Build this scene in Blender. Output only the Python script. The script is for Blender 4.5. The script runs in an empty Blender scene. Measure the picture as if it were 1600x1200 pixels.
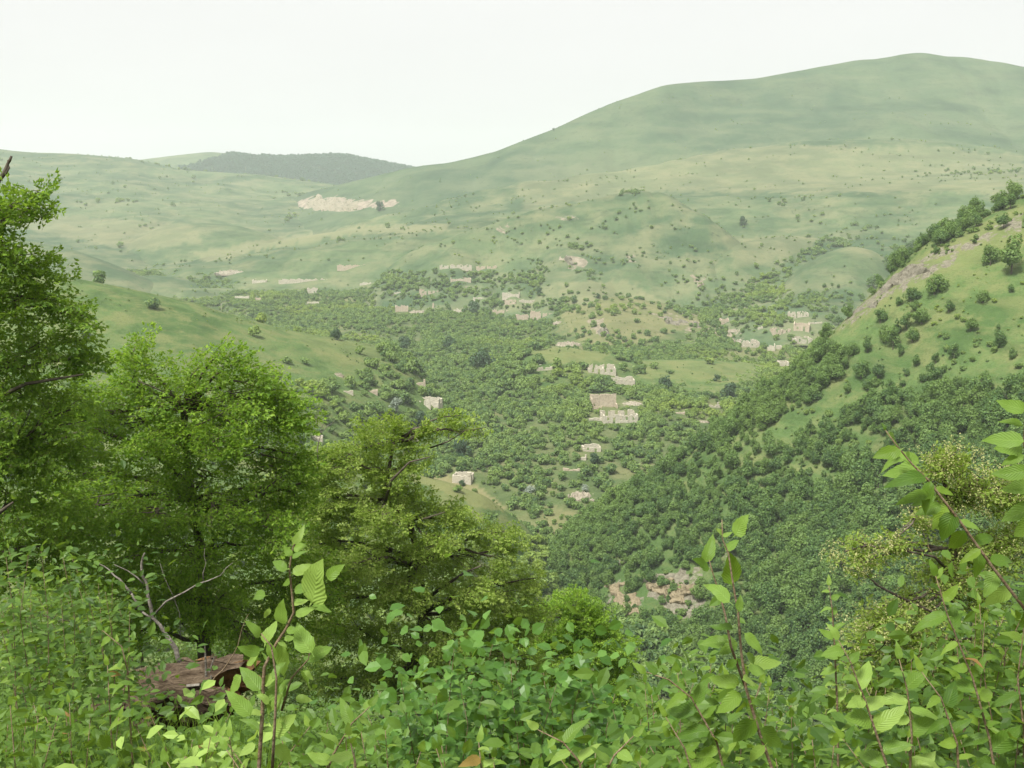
import bpy, math, random
import numpy as np
from mathutils import Vector, Matrix
from mathutils.bvhtree import BVHTree

random.seed(7)
RNG = np.random.default_rng(7)
sc = bpy.context.scene
COL = sc.collection

# ------------------------------------------------------------------ camera
F = 1716.0                      # focal length in photograph pixels (1600 wide)
PITCH = math.radians(9.9)
cam_d = bpy.data.cameras.new('camera')
cam = bpy.data.objects.new('camera', cam_d)
COL.objects.link(cam)
cam.location = (0, 0, 0)
cam.rotation_euler = (math.radians(90) - PITCH, 0, 0)
cam_d.sensor_width = 36.0
cam_d.lens = 36.0 * F / 1600.0
cam_d.clip_start = 0.05
cam_d.clip_end = 20000
sc.camera = cam

# ------------------------------------------------------------------ sky, sun, exposure
SUN_EL, SUN_AZ = 59.0, -140.0     # azimuth from +Y (view direction), negative = left
w = bpy.data.worlds.new("World")
sc.world = w
w.use_nodes = True
nt = w.node_tree
nt.nodes.clear()
out = nt.nodes.new('ShaderNodeOutputWorld')
bg = nt.nodes.new('ShaderNodeBackground')
sky = nt.nodes.new('ShaderNodeTexSky')
sky.sky_type = 'NISHITA'
sky.sun_disc = False
sky.sun_elevation = math.radians(SUN_EL)
sky.sun_rotation = math.radians(SUN_AZ)
sky.air_density = 1.0
sky.dust_density = 6.0
sky.ozone_density = 1.0
hsv = nt.nodes.new('ShaderNodeHueSaturation')
hsv.inputs['Saturation'].default_value = 0.10
mixw = nt.nodes.new('ShaderNodeMix')
mixw.data_type = 'RGBA'
mixw.inputs[0].default_value = 0.85        # an even veil of high cloud over the sky
mixw.inputs[7].default_value = (5.70, 5.66, 5.60, 1)
nt.links.new(sky.outputs[0], hsv.inputs['Color'])
nt.links.new(hsv.outputs[0], mixw.inputs[6])
_tc = nt.nodes.new('ShaderNodeTexCoord'); _mp = nt.nodes.new('ShaderNodeMapping'); _mp.inputs['Scale'].default_value = (1, 1, 4)
_nz = nt.nodes.new('ShaderNodeTexNoise'); _nz.inputs['Scale'].default_value = 2.2; _nz.inputs['Detail'].default_value = 4
_mr = nt.nodes.new('ShaderNodeMapRange'); _mr.inputs[1].default_value = 0.3; _mr.inputs[2].default_value = 0.7; _mr.inputs[3].default_value = 0.80; _mr.inputs[4].default_value = 0.90
nt.links.new(_tc.outputs['Generated'], _mp.inputs[0]); nt.links.new(_mp.outputs[0], _nz.inputs['Vector'])
nt.links.new(_nz.outputs[0], _mr.inputs[0]); nt.links.new(_mr.outputs[0], mixw.inputs[0])     # faint unevenness of the cloud veil
nt.links.new(mixw.outputs[2], bg.inputs[0])
bg.inputs[1].default_value = 0.10
nt.links.new(bg.outputs[0], out.inputs[0])

sun_d = bpy.data.lights.new('sun', 'SUN')
sun_d.energy = 3.9
sun_d.angle = math.radians(14)
sun_d.color = (1.0, 0.98, 0.93)
sun = bpy.data.objects.new('sun', sun_d)
COL.objects.link(sun)
_e, _a = math.radians(SUN_EL), math.radians(SUN_AZ)
sdir = Vector((math.cos(_e) * math.sin(_a), math.cos(_e) * math.cos(_a), math.sin(_e)))
sun.rotation_euler = sdir.to_track_quat('Z', 'Y').to_euler()

sc.view_settings.view_transform = 'Standard'
sc.view_settings.look = 'None'
sc.view_settings.exposure = 0.78
sc.view_settings.gamma = 1.0
sc.view_settings.use_curve_mapping = False
sc.cycles.max_bounces = 8
sc.cycles.diffuse_bounces = 6
sc.cycles.transmission_bounces = 6
sc.cycles.glossy_bounces = 1
sc.cycles.volume_bounces = 1
sc.cycles.transparent_max_bounces = 4
sc.cycles.use_denoising = True

# ------------------------------------------------------------------ helpers
def ray(px, py):
    x = (np.asarray(px, float) - 800) / F
    y = (np.asarray(py, float) - 600) / F
    dy = math.cos(PITCH) - y * math.sin(PITCH)
    dz = -math.sin(PITCH) - y * math.cos(PITCH)
    return x / dy, dz / dy      # X/Y and Z/Y

def at(px, py, D):
    u, v = ray(px, py)
    return Vector((float(u) * D, D, float(v) * D))

def project(P):
    P = np.asarray(P, float)
    d = P[..., 1] * math.cos(PITCH) - P[..., 2] * math.sin(PITCH)
    up = P[..., 1] * math.sin(PITCH) + P[..., 2] * math.cos(PITCH)
    return 800 + F * P[..., 0] / d, 600 - F * up / d

def _hash(ix, iy, seed):
    h = (ix * 374761393 + iy * 668265263 + seed * 1442695041) & 0x7fffffff
    h = ((h ^ (h >> 13)) * 1274126177) & 0x7fffffff
    return ((h ^ (h >> 16)) & 0xffff) / 65535.0

def vnoise(x, y, seed=0):
    x = np.asarray(x, float); y = np.asarray(y, float)
    ix = np.floor(x).astype(np.int64); iy = np.floor(y).astype(np.int64)
    fx = x - ix; fy = y - iy
    fx = fx * fx * fx * (fx * (fx * 6 - 15) + 10); fy = fy * fy * fy * (fy * (fy * 6 - 15) + 10)
    a = _hash(ix, iy, seed); b = _hash(ix + 1, iy, seed)
    c = _hash(ix, iy + 1, seed); d = _hash(ix + 1, iy + 1, seed)
    return ((a * (1 - fx) + b * fx) * (1 - fy) + (c * (1 - fx) + d * fx) * fy) * 2 - 1

def fbm(x, y, octv=4, seed=0):
    s = 0; a = 1.0; t = 0
    for k in range(octv):
        s = s + a * vnoise(x * 2 ** k, y * 2 ** k, seed + 17 * k); t += a; a *= 0.5
    return s / t

def ridged(x, y, octv=4, seed=0):
    s = 0; a = 1.0; t = 0
    for k in range(octv):
        s = s + a * (1 - np.abs(vnoise(x * 2 ** k, y * 2 ** k, seed + 31 * k))); t += a; a *= 0.55
    return s / t

def inpoly(px, py, poly):
    px = np.asarray(px); py = np.asarray(py)
    r = np.zeros(px.shape, bool)
    n = len(poly); j = n - 1
    for i in range(n):
        xi, yi = poly[i]; xj, yj = poly[j]
        c = ((yi > py) != (yj > py)) & (px < (xj - xi) * (py - yi) / (yj - yi + 1e-12) + xi)
        r ^= c; j = i
    return r

def mesh_np(name, V, quads=None, tris=None, mats=(), midx=None, rnd=None, smooth=True):
    """mesh from numpy arrays; quads (n,4), tris (m,3); rnd = one value per face"""
    me = bpy.data.meshes.new(name)
    V = np.asarray(V, np.float32)
    loops, starts, totals = [], [], []
    n = 0
    for A, k in ((quads, 4), (tris, 3)):
        if A is not None and len(A):
            A = np.asarray(A, np.int32)
            loops.append(A.ravel())
            starts.append(n + np.arange(len(A), dtype=np.int32) * k)
            totals.append(np.full(len(A), k, np.int32))
            n += A.size
    loops = np.concatenate(loops); starts = np.concatenate(starts); totals = np.concatenate(totals)
    me.vertices.add(len(V)); me.vertices.foreach_set('co', V.ravel())
    me.loops.add(len(loops)); me.loops.foreach_set('vertex_index', loops)
    me.polygons.add(len(starts)); me.polygons.foreach_set('loop_start', starts)
    me.polygons.foreach_set('loop_total', totals)
    for m in mats: me.materials.append(m)
    if midx is not None: me.polygons.foreach_set('material_index', np.asarray(midx, np.int32))
    me.polygons.foreach_set('use_smooth', np.full(len(starts), smooth))
    if rnd is not None:
        at_ = me.attributes.new('rnd', 'FLOAT', 'FACE')
        at_.data.foreach_set('value', np.asarray(rnd, np.float32))
    me.update(calc_edges=True)
    return me

def link(name, me, parent=None, **kw):
    o = bpy.data.objects.new(name, me)
    COL.objects.link(o)
    if parent is not None: o.parent = parent
    for k, v in kw.items():
        if v is not None: o[k] = v
    return o

def empty(name, loc, label, category, group=None):
    o = bpy.data.objects.new(name, None)
    COL.objects.link(o)
    o.location = loc
    o.empty_display_size = 0.2
    o['label'] = label; o['category'] = category
    if group: o['group'] = group
    return o

class MB:
    def __init__(s): s.v = []; s.f = []; s.n = 0
    def tube(s, pts, rad, sides=6, cap=True):
        pts = [Vector(p) for p in pts]
        k0 = s.n
        prev = None
        for i, p in enumerate(pts):
            a = pts[max(0, i - 1)]; b = pts[min(len(pts) - 1, i + 1)]
            t = (b - a).normalized()
            if prev is None:
                ref = Vector((0, 0, 1)) if abs(t.z) < 0.9 else Vector((1, 0, 0))
                x = t.cross(ref).normalized()
            else:
                x = (prev - t * prev.dot(t)).normalized()
            prev = x
            y = t.cross(x)
            r = rad[i] if hasattr(rad, '__len__') else rad
            for j in range(sides):
                an = 2 * math.pi * j / sides
                s.v.append(p + x * (r * math.cos(an)) + y * (r * math.sin(an)))
        s.n += len(pts) * sides
        for i in range(len(pts) - 1):
            for j in range(sides):
                a = k0 + i * sides + j; b = k0 + i * sides + (j + 1) % sides
                s.f.append((a, b, b + sides, a + sides))
        if cap:
            s.f.append(tuple(k0 + (len(pts) - 1) * sides + j for j in range(sides)))
            s.f.append(tuple(k0 + j for j in reversed(range(sides))))
    def box(s, x0, x1, y0, y1, z0, z1, z1b=None):
        k = s.n
        zb = z1 if z1b is None else z1b
        for (x, y, z) in ((x0, y0, z0), (x1, y0, z0), (x1, y1, z0), (x0, y1, z0),
                          (x0, y0, z1), (x1, y0, zb), (x1, y1, zb), (x0, y1, z1)):
            s.v.append(Vector((x, y, z)))
        s.f += [(k, k + 3, k + 2, k + 1), (k + 4, k + 5, k + 6, k + 7), (k, k + 1, k + 5, k + 4),
                (k + 1, k + 2, k + 6, k + 5), (k + 2, k + 3, k + 7, k + 6), (k + 3, k, k + 4, k + 7)]
        s.n += 8
    def mesh(s, name, mat, smooth=False):
        me = bpy.data.meshes.new(name)
        me.from_pydata([tuple(v) for v in s.v], [], s.f)
        me.materials.append(mat)
        me.polygons.foreach_set('use_smooth', [smooth] * len(me.polygons))
        return me

# ------------------------------------------------------------------ materials
def newmat(name):
    m = bpy.data.materials.new(name); m.use_nodes = True
    m.node_tree.nodes.clear()
    return m, m.node_tree

def N(t, typ, **kw):
    n = t.nodes.new(typ)
    for k, v in kw.items(): setattr(n, k, v)
    return n

def mixc(t, fac, a, b, blend='MIX'):
    n = N(t, 'ShaderNodeMix', data_type='RGBA', blend_type=blend)
    for i, v in ((0, fac), (6, a), (7, b)):
        if isinstance(v, (int, float)): n.inputs[i].default_value = v
        elif isinstance(v, tuple): n.inputs[i].default_value = (*v, 1)
        else: t.links.new(v, n.inputs[i])
    return n.outputs[2]

def noise(t, scale, detail=4, rough=0.6, vec=None, dist=0.0):
    n = N(t, 'ShaderNodeTexNoise')
    n.inputs['Scale'].default_value = scale
    n.inputs['Detail'].default_value = detail
    n.inputs['Roughness'].default_value = rough
    n.inputs['Distortion'].default_value = dist
    if vec is not None: t.links.new(vec, n.inputs['Vector'])
    return n.outputs[0]

def ramp(t, fac, lo, hi):
    n = N(t, 'ShaderNodeMapRange')
    n.inputs[1].default_value = lo; n.inputs[2].default_value = hi
    n.clamp = True
    t.links.new(fac, n.inputs[0])
    return n.outputs[0]

def math_(t, op, a, b=None):
    n = N(t, 'ShaderNodeMath', operation=op)
    for i, v in ((0, a), (1, b)):
        if v is None: continue
        if isinstance(v, (int, float)): n.inputs[i].default_value = v
        else: t.links.new(v, n.inputs[i])
    return n.outputs[0]

def foliage(name, dark, mid, light, transl=0.35, *_, **__):
    return _foliage(name, dark, mid, light, transl, *_, **__)
def _foliage(name, dark, mid, light, transl=0.35, rough=0.5, patch=0.0, patch_col=(0.2, 0.24, 0.03), patch_scale=0.012, veins=False):
    m, t = newmat(name)
    o = N(t, 'ShaderNodeOutputMaterial')
    inf = N(t, 'ShaderNodeObjectInfo')
    at_ = N(t, 'ShaderNodeAttribute', attribute_name='rnd')
    geo = N(t, 'ShaderNodeNewGeometry')
    r1 = inf.outputs['Random']
    c = mixc(t, ramp(t, r1, 0.0, 0.55), dark, mid)
    c = mixc(t, ramp(t, r1, 0.5, 1.0), c, light) if dark != mid else mixc(t, 0.0, mid, mid)
    if patch > 0:
        pn = noise(t, patch_scale, 3, 0.55, geo.outputs['Position'])
        c = mixc(t, math_(t, 'MULTIPLY', ramp(t, pn, 0.53, 0.66), patch), c, patch_col)
    # leaf to leaf variation
    c = mixc(t, ramp(t, at_.outputs['Fac'], 0.3, 1.0), c, tuple(min(1, q * 1.35 + 0.01) for q in light))
    if veins:
        uv = N(t, 'ShaderNodeUVMap')
        sep = N(t, 'ShaderNodeSeparateXYZ'); t.links.new(uv.outputs[0], sep.inputs[0])
        ax = math_(t, 'ABSOLUTE', math_(t, 'SUBTRACT', sep.outputs[0], 0.5))
        ph = math_(t, 'SUBTRACT', math_(t, 'MULTIPLY', sep.outputs[1], 62.0), math_(t, 'MULTIPLY', ax, 40.0))
        sn = math_(t, 'SINE', ph)
        vein = ramp(t, sn, 0.75, 1.0)
        midr = ramp(t, ax, 0.03, 0.0)
        vm = math_(t, 'MAXIMUM', math_(t, 'MULTIPLY', vein, 0.55), midr)
        c = mixc(t, math_(t, 'MULTIPLY', vm, 0.25), c, tuple(min(1, q * 1.5 + 0.03) for q in light))
        blot = noise(t, 60, 3, 0.6, geo.outputs['Position'])
        c = mixc(t, math_(t, 'MULTIPLY', ramp(t, blot, 0.6, 0.75), 0.35), c, (0.12, 0.13, 0.03))
        bmp = N(t, 'ShaderNodeBump'); bmp.inputs['Strength'].default_value = 0.3
        bmp.inputs['Distance'].default_value = 0.004
        t.links.new(sn, bmp.inputs['Height'])
    b = N(t, 'ShaderNodeBsdfPrincipled')
    b.inputs['Roughness'].default_value = rough
    b.inputs['Specular IOR Level'].default_value = 0.3
    t.links.new(c, b.inputs['Base Color'])
    tr = N(t, 'ShaderNodeBsdfTranslucent')
    t.links.new(mixc(t, 0.5, c, (0.34, 0.50, 0.03)), tr.inputs[0])
    if veins:
        t.links.new(bmp.outputs[0], b.inputs['Normal'])
    ms = N(t, 'ShaderNodeMixShader'); ms.inputs[0].default_value = transl
    t.links.new(b.outputs[0], ms.inputs[1]); t.links.new(tr.outputs[0], ms.inputs[2])
    t.links.new(ms.outputs[0], o.inputs[0])
    return m

def bark(name, c1, c2, scale=8.0, bump=0.4, stretch=None):
    m, t = newmat(name)
    o = N(t, 'ShaderNodeOutputMaterial'); b = N(t, 'ShaderNodeBsdfPrincipled')
    tc = N(t, 'ShaderNodeTexCoord')
    vec = tc.outputs['Object']
    if stretch:
        mp = N(t, 'ShaderNodeMapping'); mp.inputs['Scale'].default_value = stretch; t.links.new(vec, mp.inputs['Vector']); vec = mp.outputs[0]
    n1 = noise(t, scale, 5, 0.65, vec, 0.4)
    n2 = noise(t, scale * 4, 4, 0.6, vec)
    c = mixc(t, ramp(t, n1, 0.35, 0.65), c1, c2)
    c = mixc(t, math_(t, 'MULTIPLY', ramp(t, n2, 0.5, 0.7), 0.5), c, tuple(q * 0.4 for q in c1))
    t.links.new(c, b.inputs['Base Color'])
    b.inputs['Roughness'].default_value = 0.9
    b.inputs['Specular IOR Level'].default_value = 0.12
    bp = N(t, 'ShaderNodeBump'); bp.inputs['Strength'].default_value = bump; bp.inputs['Distance'].default_value = 0.02
    t.links.new(n2, bp.inputs['Height']); t.links.new(bp.outputs[0], b.inputs['Normal'])
    t.links.new(b.outputs[0], o.inputs[0])
    return m

def ground_mat(name, g1, g2, dry, rockc=(0.33, 0.28, 0.21), rockd=(0.16, 0.13, 0.1), big=0.006, mid=0.05, fine=0.6, dryamt=0.5):
    m, t = newmat(name)
    o = N(t, 'ShaderNodeOutputMaterial'); b = N(t, 'ShaderNodeBsdfPrincipled')
    geo = N(t, 'ShaderNodeNewGeometry'); P = geo.outputs['Position']
    n1 = noise(t, big, 5, 0.6, P, 0.6); n2 = noise(t, mid, 5, 0.65, P); n3 = noise(t, fine, 4, 0.7, P)
    c = mixc(t, ramp(t, n1, 0.42, 0.58), g1, g2)
    c = mixc(t, math_(t, 'MULTIPLY', ramp(t, n2, 0.48, 0.62), dryamt), c, dry)
    c = mixc(t, math_(t, 'MULTIPLY', ramp(t, n2, 0.46, 0.34), 0.55), c, (g1[0] * .6, g1[1] * .68, g1[2] * .7))
    c = mixc(t, math_(t, 'MULTIPLY', ramp(t, n3, 0.5, 0.72), 0.45), c, tuple(q * 0.55 for q in g1))
    mp = N(t, 'ShaderNodeMapping'); mp.inputs['Scale'].default_value = (1, 1, 6); t.links.new(P, mp.inputs['Vector'])
    n4 = noise(t, mid * .55, 5, 0.65, mp.outputs[0], 0.3)
    c = mixc(t, math_(t, 'MULTIPLY', ramp(t, n4, 0.50, 0.70), 0.55), c, dry)
    c = mixc(t, math_(t, 'MULTIPLY', ramp(t, n4, 0.46, 0.30), 0.60), c, tuple(q * 0.62 for q in g1))
    n5 = noise(t, fine * 1.4, 3, 0.6, P)          # small tussocks and seedlings
    c = mixc(t, math_(t, 'MULTIPLY', ramp(t, n5, 0.62, 0.68), math_(t, 'MULTIPLY', ramp(t, n2, 0.40, 0.60), 0.65)), c, (g1[0] * .42, g1[1] * .5, g1[2] * .5))
    a_dry = N(t, 'ShaderNodeAttribute', attribute_name='dry')
    c = mixc(t, math_(t, 'MULTIPLY', a_dry.outputs['Fac'], 0.8), c, (dry[0] * 1.15, dry[1] * 1.08, dry[2] * 1.1))
    a_r = N(t, 'ShaderNodeAttribute', attribute_name='rock')
    rn = noise(t, mid * 2.2, 6, 0.7, P, 0.5)
    rf = math_(t, 'ADD', a_r.outputs['Fac'], math_(t, 'MULTIPLY', math_(t, 'SUBTRACT', rn, 0.5), 2.4))
    rf = math_(t, 'MULTIPLY', ramp(t, rf, 0.62, 0.78), ramp(t, a_r.outputs['Fac'], 0.02, 0.2))
    rc = mixc(t, ramp(t, noise(t, fine * 1.2, 5, 0.75, P), 0.38, 0.62), rockd, rockc)
    c = mixc(t, rf, c, rc)
    t.links.new(c, b.inputs['Base Color'])
    b.inputs['Roughness'].default_value = 1.0
    b.inputs['Specular IOR Level'].default_value = 0.05
    bp = N(t, 'ShaderNodeBump'); bp.inputs['Strength'].default_value = 0.6; bp.inputs['Distance'].default_value = 1.2
    t.links.new(math_(t, 'ADD', n2, math_(t, 'MULTIPLY', n3, 0.5)), bp.inputs['Height'])
    t.links.new(bp.outputs[0], b.inputs['Normal'])
    t.links.new(b.outputs[0], o.inputs[0])
    return m

def stone_mat(name, c1, c2, c3, scale=0.9, coord='Object', bump=0.5, dist=0.15):
    m, t = newmat(name)
    o = N(t, 'ShaderNodeOutputMaterial'); b = N(t, 'ShaderNodeBsdfPrincipled')
    tc = N(t, 'ShaderNodeTexCoord'); P = tc.outputs[coord]
    inf = N(t, 'ShaderNodeObjectInfo')
    v = N(t, 'ShaderNodeTexVoronoi'); v.inputs['Scale'].default_value = scale * 2.2
    t.links.new(P, v.inputs['Vector'])
    n1 = noise(t, scale * 0.35, 5, 0.7, P, 0.3)
    c = mixc(t, ramp(t, n1, 0.35, 0.65), c1, c2)
    c = mixc(t, math_(t, 'MULTIPLY', v.outputs['Color'], 0.45), c, c3)
    n9 = noise(t, scale * 0.9, 5, 0.75, P, 0.2)
    c = mixc(t, math_(t, 'MULTIPLY', ramp(t, n9, 0.50, 0.66), 0.6), c, tuple(q * .6 for q in c3))
    c = mixc(t, math_(t, 'MULTIPLY', inf.outputs['Random'], 0.35), c, (c1[0] * .85, c1[1] * 0.80, c1[2] * 0.74))
    t.links.new(c, b.inputs['Base Color'])
    b.inputs['Roughness'].default_value = 0.95
    b.inputs['Specular IOR Level'].default_value = 0.1
    bp = N(t, 'ShaderNodeBump'); bp.inputs['Strength'].default_value = bump; bp.inputs['Distance'].default_value = dist
    t.links.new(v.outputs['Distance'], bp.inputs['Height']); t.links.new(bp.outputs[0], b.inputs['Normal'])
    t.links.new(b.outputs[0], o.inputs[0])
    return m

M_GRASS_FAR = ground_mat('grass_far', (0.056, 0.094, 0.044), (0.092, 0.132, 0.060), (0.19, 0.188, 0.10), big=0.004, mid=0.025, fine=0.16, rockc=(0.27, 0.235, 0.175), rockd=(0.15, 0.13, 0.09))
M_GRASS_MTN = ground_mat('grass_mountain', (0.048, 0.084, 0.041), (0.072, 0.110, 0.052), (0.13, 0.148, 0.078), big=0.0035, mid=0.014, fine=0.12, dryamt=0.35)
M_GRASS_MID = ground_mat('grass_valley', (0.068, 0.105, 0.038), (0.105, 0.135, 0.05), (0.185, 0.175, 0.085), big=0.012, mid=0.06, fine=0.5, rockc=(0.28, 0.24, 0.175), rockd=(0.14, 0.12, 0.08))
M_GRASS_HILL = ground_mat('grass_green', (0.066, 0.114, 0.034), (0.094, 0.147, 0.046), (0.155, 0.17, 0.066), big=0.02, mid=0.10, fine=1.0, rockc=(0.235, 0.215, 0.16), rockd=(0.11, 0.10, 0.07), dryamt=0.75)
M_SOIL = ground_mat('undergrowth_soil', (0.03, 0.045, 0.015), (0.05, 0.07, 0.02), (0.08, 0.07, 0.035), big=0.3, mid=1.2, fine=8)
M_STONE = stone_mat('ruin_stone', (0.50, 0.455, 0.36), (0.60, 0.56, 0.46), (0.31, 0.275, 0.21))
M_STONE_RED = stone_mat('ruin_stone_red', (0.47, 0.395, 0.30), (0.55, 0.475, 0.37), (0.30, 0.245, 0.18))
M_RUBBLE = stone_mat('rubble_stone', (0.36, 0.31, 0.24), (0.46, 0.41, 0.33), (0.13, 0.13, 0.08), scale=1.2)
M_ROCK = stone_mat('rock', (0.18, 0.165, 0.125), (0.26, 0.24, 0.185), (0.09, 0.085, 0.06), scale=0.35, dist=0.4)
M_SCREE = stone_mat('scree_rock', (0.25, 0.205, 0.13), (0.32, 0.27, 0.18), (0.12, 0.105, 0.06), scale=0.5, dist=0.4)
M_QUARRY = stone_mat('quarry_rock', (0.25, 0.215, 0.155), (0.33, 0.285, 0.215), (0.11, 0.12, 0.065), scale=0.12, dist=1.0)

M_TREE_HILL = foliage('hill_tree_leaves', (0.045, 0.10, 0.032), (0.075, 0.15, 0.04), (0.135, 0.215, 0.05), 0.35, patch=0.6, patch_col=(0.16, 0.24, 0.045), patch_scale=0.02)
M_SHRUB = foliage('valley_shrub_leaves', (0.062, 0.125, 0.05), (0.105, 0.185, 0.055), (0.18, 0.26, 0.065), 0.35, patch=0.9, patch_col=(0.28, 0.36, 0.05), patch_scale=0.014)
M_SHRUB_DARK = foliage('dark_tree_leaves', (0.026, 0.062, 0.028), (0.034, 0.075, 0.032), (0.05, 0.10, 0.04), 0.2)
M_SILVER = foliage('silver_leaves', (0.16, 0.20, 0.15), (0.20, 0.24, 0.19), (0.28, 0.32, 0.26), 0.2)
M_FAR_WOOD = foliage('far_wood_leaves', (0.020, 0.065, 0.042), (0.025, 0.075, 0.046), (0.032, 0.09, 0.052), 0.15)
M_LEAF_T1 = foliage('left_tree_leaves', (0.10, 0.20, 0.022), (0.10, 0.20, 0.022), (0.22, 0.34, 0.035), 0.52)
M_LEAF_T2 = foliage('bright_tree_leaves', (0.115, 0.23, 0.02), (0.115, 0.23, 0.02), (0.25, 0.38, 0.035), 0.52)
M_LEAF_T3 = foliage('olive_tree_leaves', (0.17, 0.26, 0.035), (0.17, 0.26, 0.035), (0.32, 0.40, 0.09), 0.52)
M_LEAF_UND = foliage('undergrowth_leaves', (0.04, 0.09, 0.014), (0.065, 0.13, 0.018), (0.10, 0.18, 0.025), 0.4)  # undergrowth green, also the painted shade of inner bush leaves
M_LEAF_SAP = foliage('sapling_leaves', (0.13, 0.23, 0.035), (0.20, 0.33, 0.055), (0.30, 0.43, 0.095), 0.45, 0.45, veins=True)
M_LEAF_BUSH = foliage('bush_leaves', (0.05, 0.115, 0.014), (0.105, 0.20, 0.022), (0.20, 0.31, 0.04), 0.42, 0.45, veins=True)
M_LEAF_BIRCH = foliage('round_bush_leaves', (0.045, 0.12, 0.02), (0.08, 0.18, 0.032), (0.13, 0.25, 0.045), 0.42, 0.4, veins=True)
M_LEAF_RED = foliage('young_red_leaves', (0.26, 0.12, 0.05), (0.30, 0.17, 0.05), (0.30, 0.25, 0.06), 0.4, 0.45, veins=True)
M_SEED = foliage('seed_cluster', (0.36, 0.36, 0.12), (0.42, 0.42, 0.16), (0.52, 0.50, 0.24), 0.35)
M_BARK = bark('bark', (0.07, 0.055, 0.04), (0.13, 0.11, 0.085))
M_BARK_PALE = bark('bark_pale', (0.12, 0.105, 0.085), (0.27, 0.245, 0.205), 14, .7)
M_TWIG = bark('twig_bark', (0.16, 0.11, 0.06), (0.26, 0.20, 0.13), 25)
M_LOG = bark('rotten_log', (0.045, 0.03, 0.018), (0.16, 0.12, 0.08), 5.0, 1.0, (.8, 4, 4))
M_LOG_IN = bark('rotten_wood', (0.09, 0.05, 0.022), (0.20, 0.115, 0.05), 9.0, 1.0)

# ------------------------------------------------------------------ terrain
U = np.linspace(-0.66, 0.66, 500)
LAYERS = {}

def pslopes(X, Y):
    K = X.shape[0]
    h = np.diff(X, axis=0); d = np.diff(Y, axis=0) / h
    m = np.zeros_like(Y)
    m[0] = d[0]; m[-1] = d[-1]
    for k in range(1, K - 1):
        same = d[k - 1] * d[k] > 0
        w1 = 2 * h[k] + h[k - 1]; w2 = h[k] + 2 * h[k - 1]
        den = w1 / np.where(d[k - 1] == 0, 1e-9, d[k - 1]) + w2 / np.where(d[k] == 0, 1e-9, d[k])
        m[k] = np.where(same, (w1 + w2) / np.where(den == 0, 1e-9, den), 0)
    return m

def smooth1(a, n):
    k = np.hanning(n + 2)[1:-1]; k /= k.sum()
    p = n // 2
    return np.convolve(np.pad(a, (p, n - 1 - p), mode='edge'), k, mode='valid')

# rock / dry-grass areas, drawn as outlines on the photograph and carried onto the ground where they lie
ROCK = [
 ([(455,318),(490,308),(520,306),(555,312),(620,312),(625,320),(590,326),(540,330),(470,326)], .9),
 ([(862,330),(905,332),(912,358),(870,360)], .45), ([(955,325),(985,328),(1000,352),(960,350)], .3),
 ([(875,398),(915,398),(922,418),(890,424)], .75), ([(965,398),(995,400),(995,412),(970,412)], .6),
 ([(1078,430),(1098,432),(1102,446),(1084,444)], .9), ([(780,350),(800,345),(790,375),(770,380)], .5),
 ([(915,500),(945,495),(950,525),(930,522)], .9), ([(1010,488),(1110,485),(1140,515),(1100,525),(1040,512)], .6),
 ([(1115,510),(1160,505),(1165,535),(1130,540)], .6), ([(700,440),(830,445),(850,490),(760,470)], .35),
 ([(1300,520),(1340,478),(1390,440),(1440,402),(1500,378),(1560,352),(1600,332),(1600,360),(1530,385),(1470,420),(1400,462),(1370,480),(1330,510)], .72),
 ([(1005,905),(1030,890),(1100,890),(1105,950),(1070,972),(1040,950),(1015,930)], .95),
 ([(935,905),(1000,900),(1010,940),(990,980),(940,960)], .6),
 ([(1110,835),(1150,830),(1155,870),(1120,880)], .6),
 ([(850,830),(880,830),(900,850),(880,880),(845,880)], .6), ([(960,870),(975,870),(975,890),(962,890)], .7),
 ([(155,505),(180,505),(185,518),(160,518)], .6), ([(1195,795),(1215,790),(1220,815),(1200,815)], .7),
]
DRY = [
 ([(640,735),(700,742),(760,770),(800,800),(740,790),(690,765),(640,755)], .9),
 ([(1300,520),(1340,478),(1440,395),(1600,320),(1600,390),(1480,430),(1400,480)], .55),
 ([(450,520),(600,530),(610,560),(560,580),(500,560)], .35),
 ([(820,545),(900,542),(960,552),(920,570),(860,565)], .6), ([(1000,562),(1200,570),(1180,600),(1000,590)], .4),
 ([(870,440),(980,440),(1100,500),(1000,540),(930,560),(880,500)], .5),
 ([(300,395),(430,372),(560,352),(700,350),(700,362),(560,366),(430,386),(320,410)], .6),
 ([(0,330),(300,350),(320,380),(200,390),(0,350)], .45), ([(800,265),(1000,250),(1200,225),(1600,240),(1600,300),(1300,300),(1000,300),(820,330)], .35),
 ([(1130,370),(1280,368),(1260,395),(1150,420)], .35), ([(850,790),(900,800),(880,860),(840,850)], .5),
]

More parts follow.
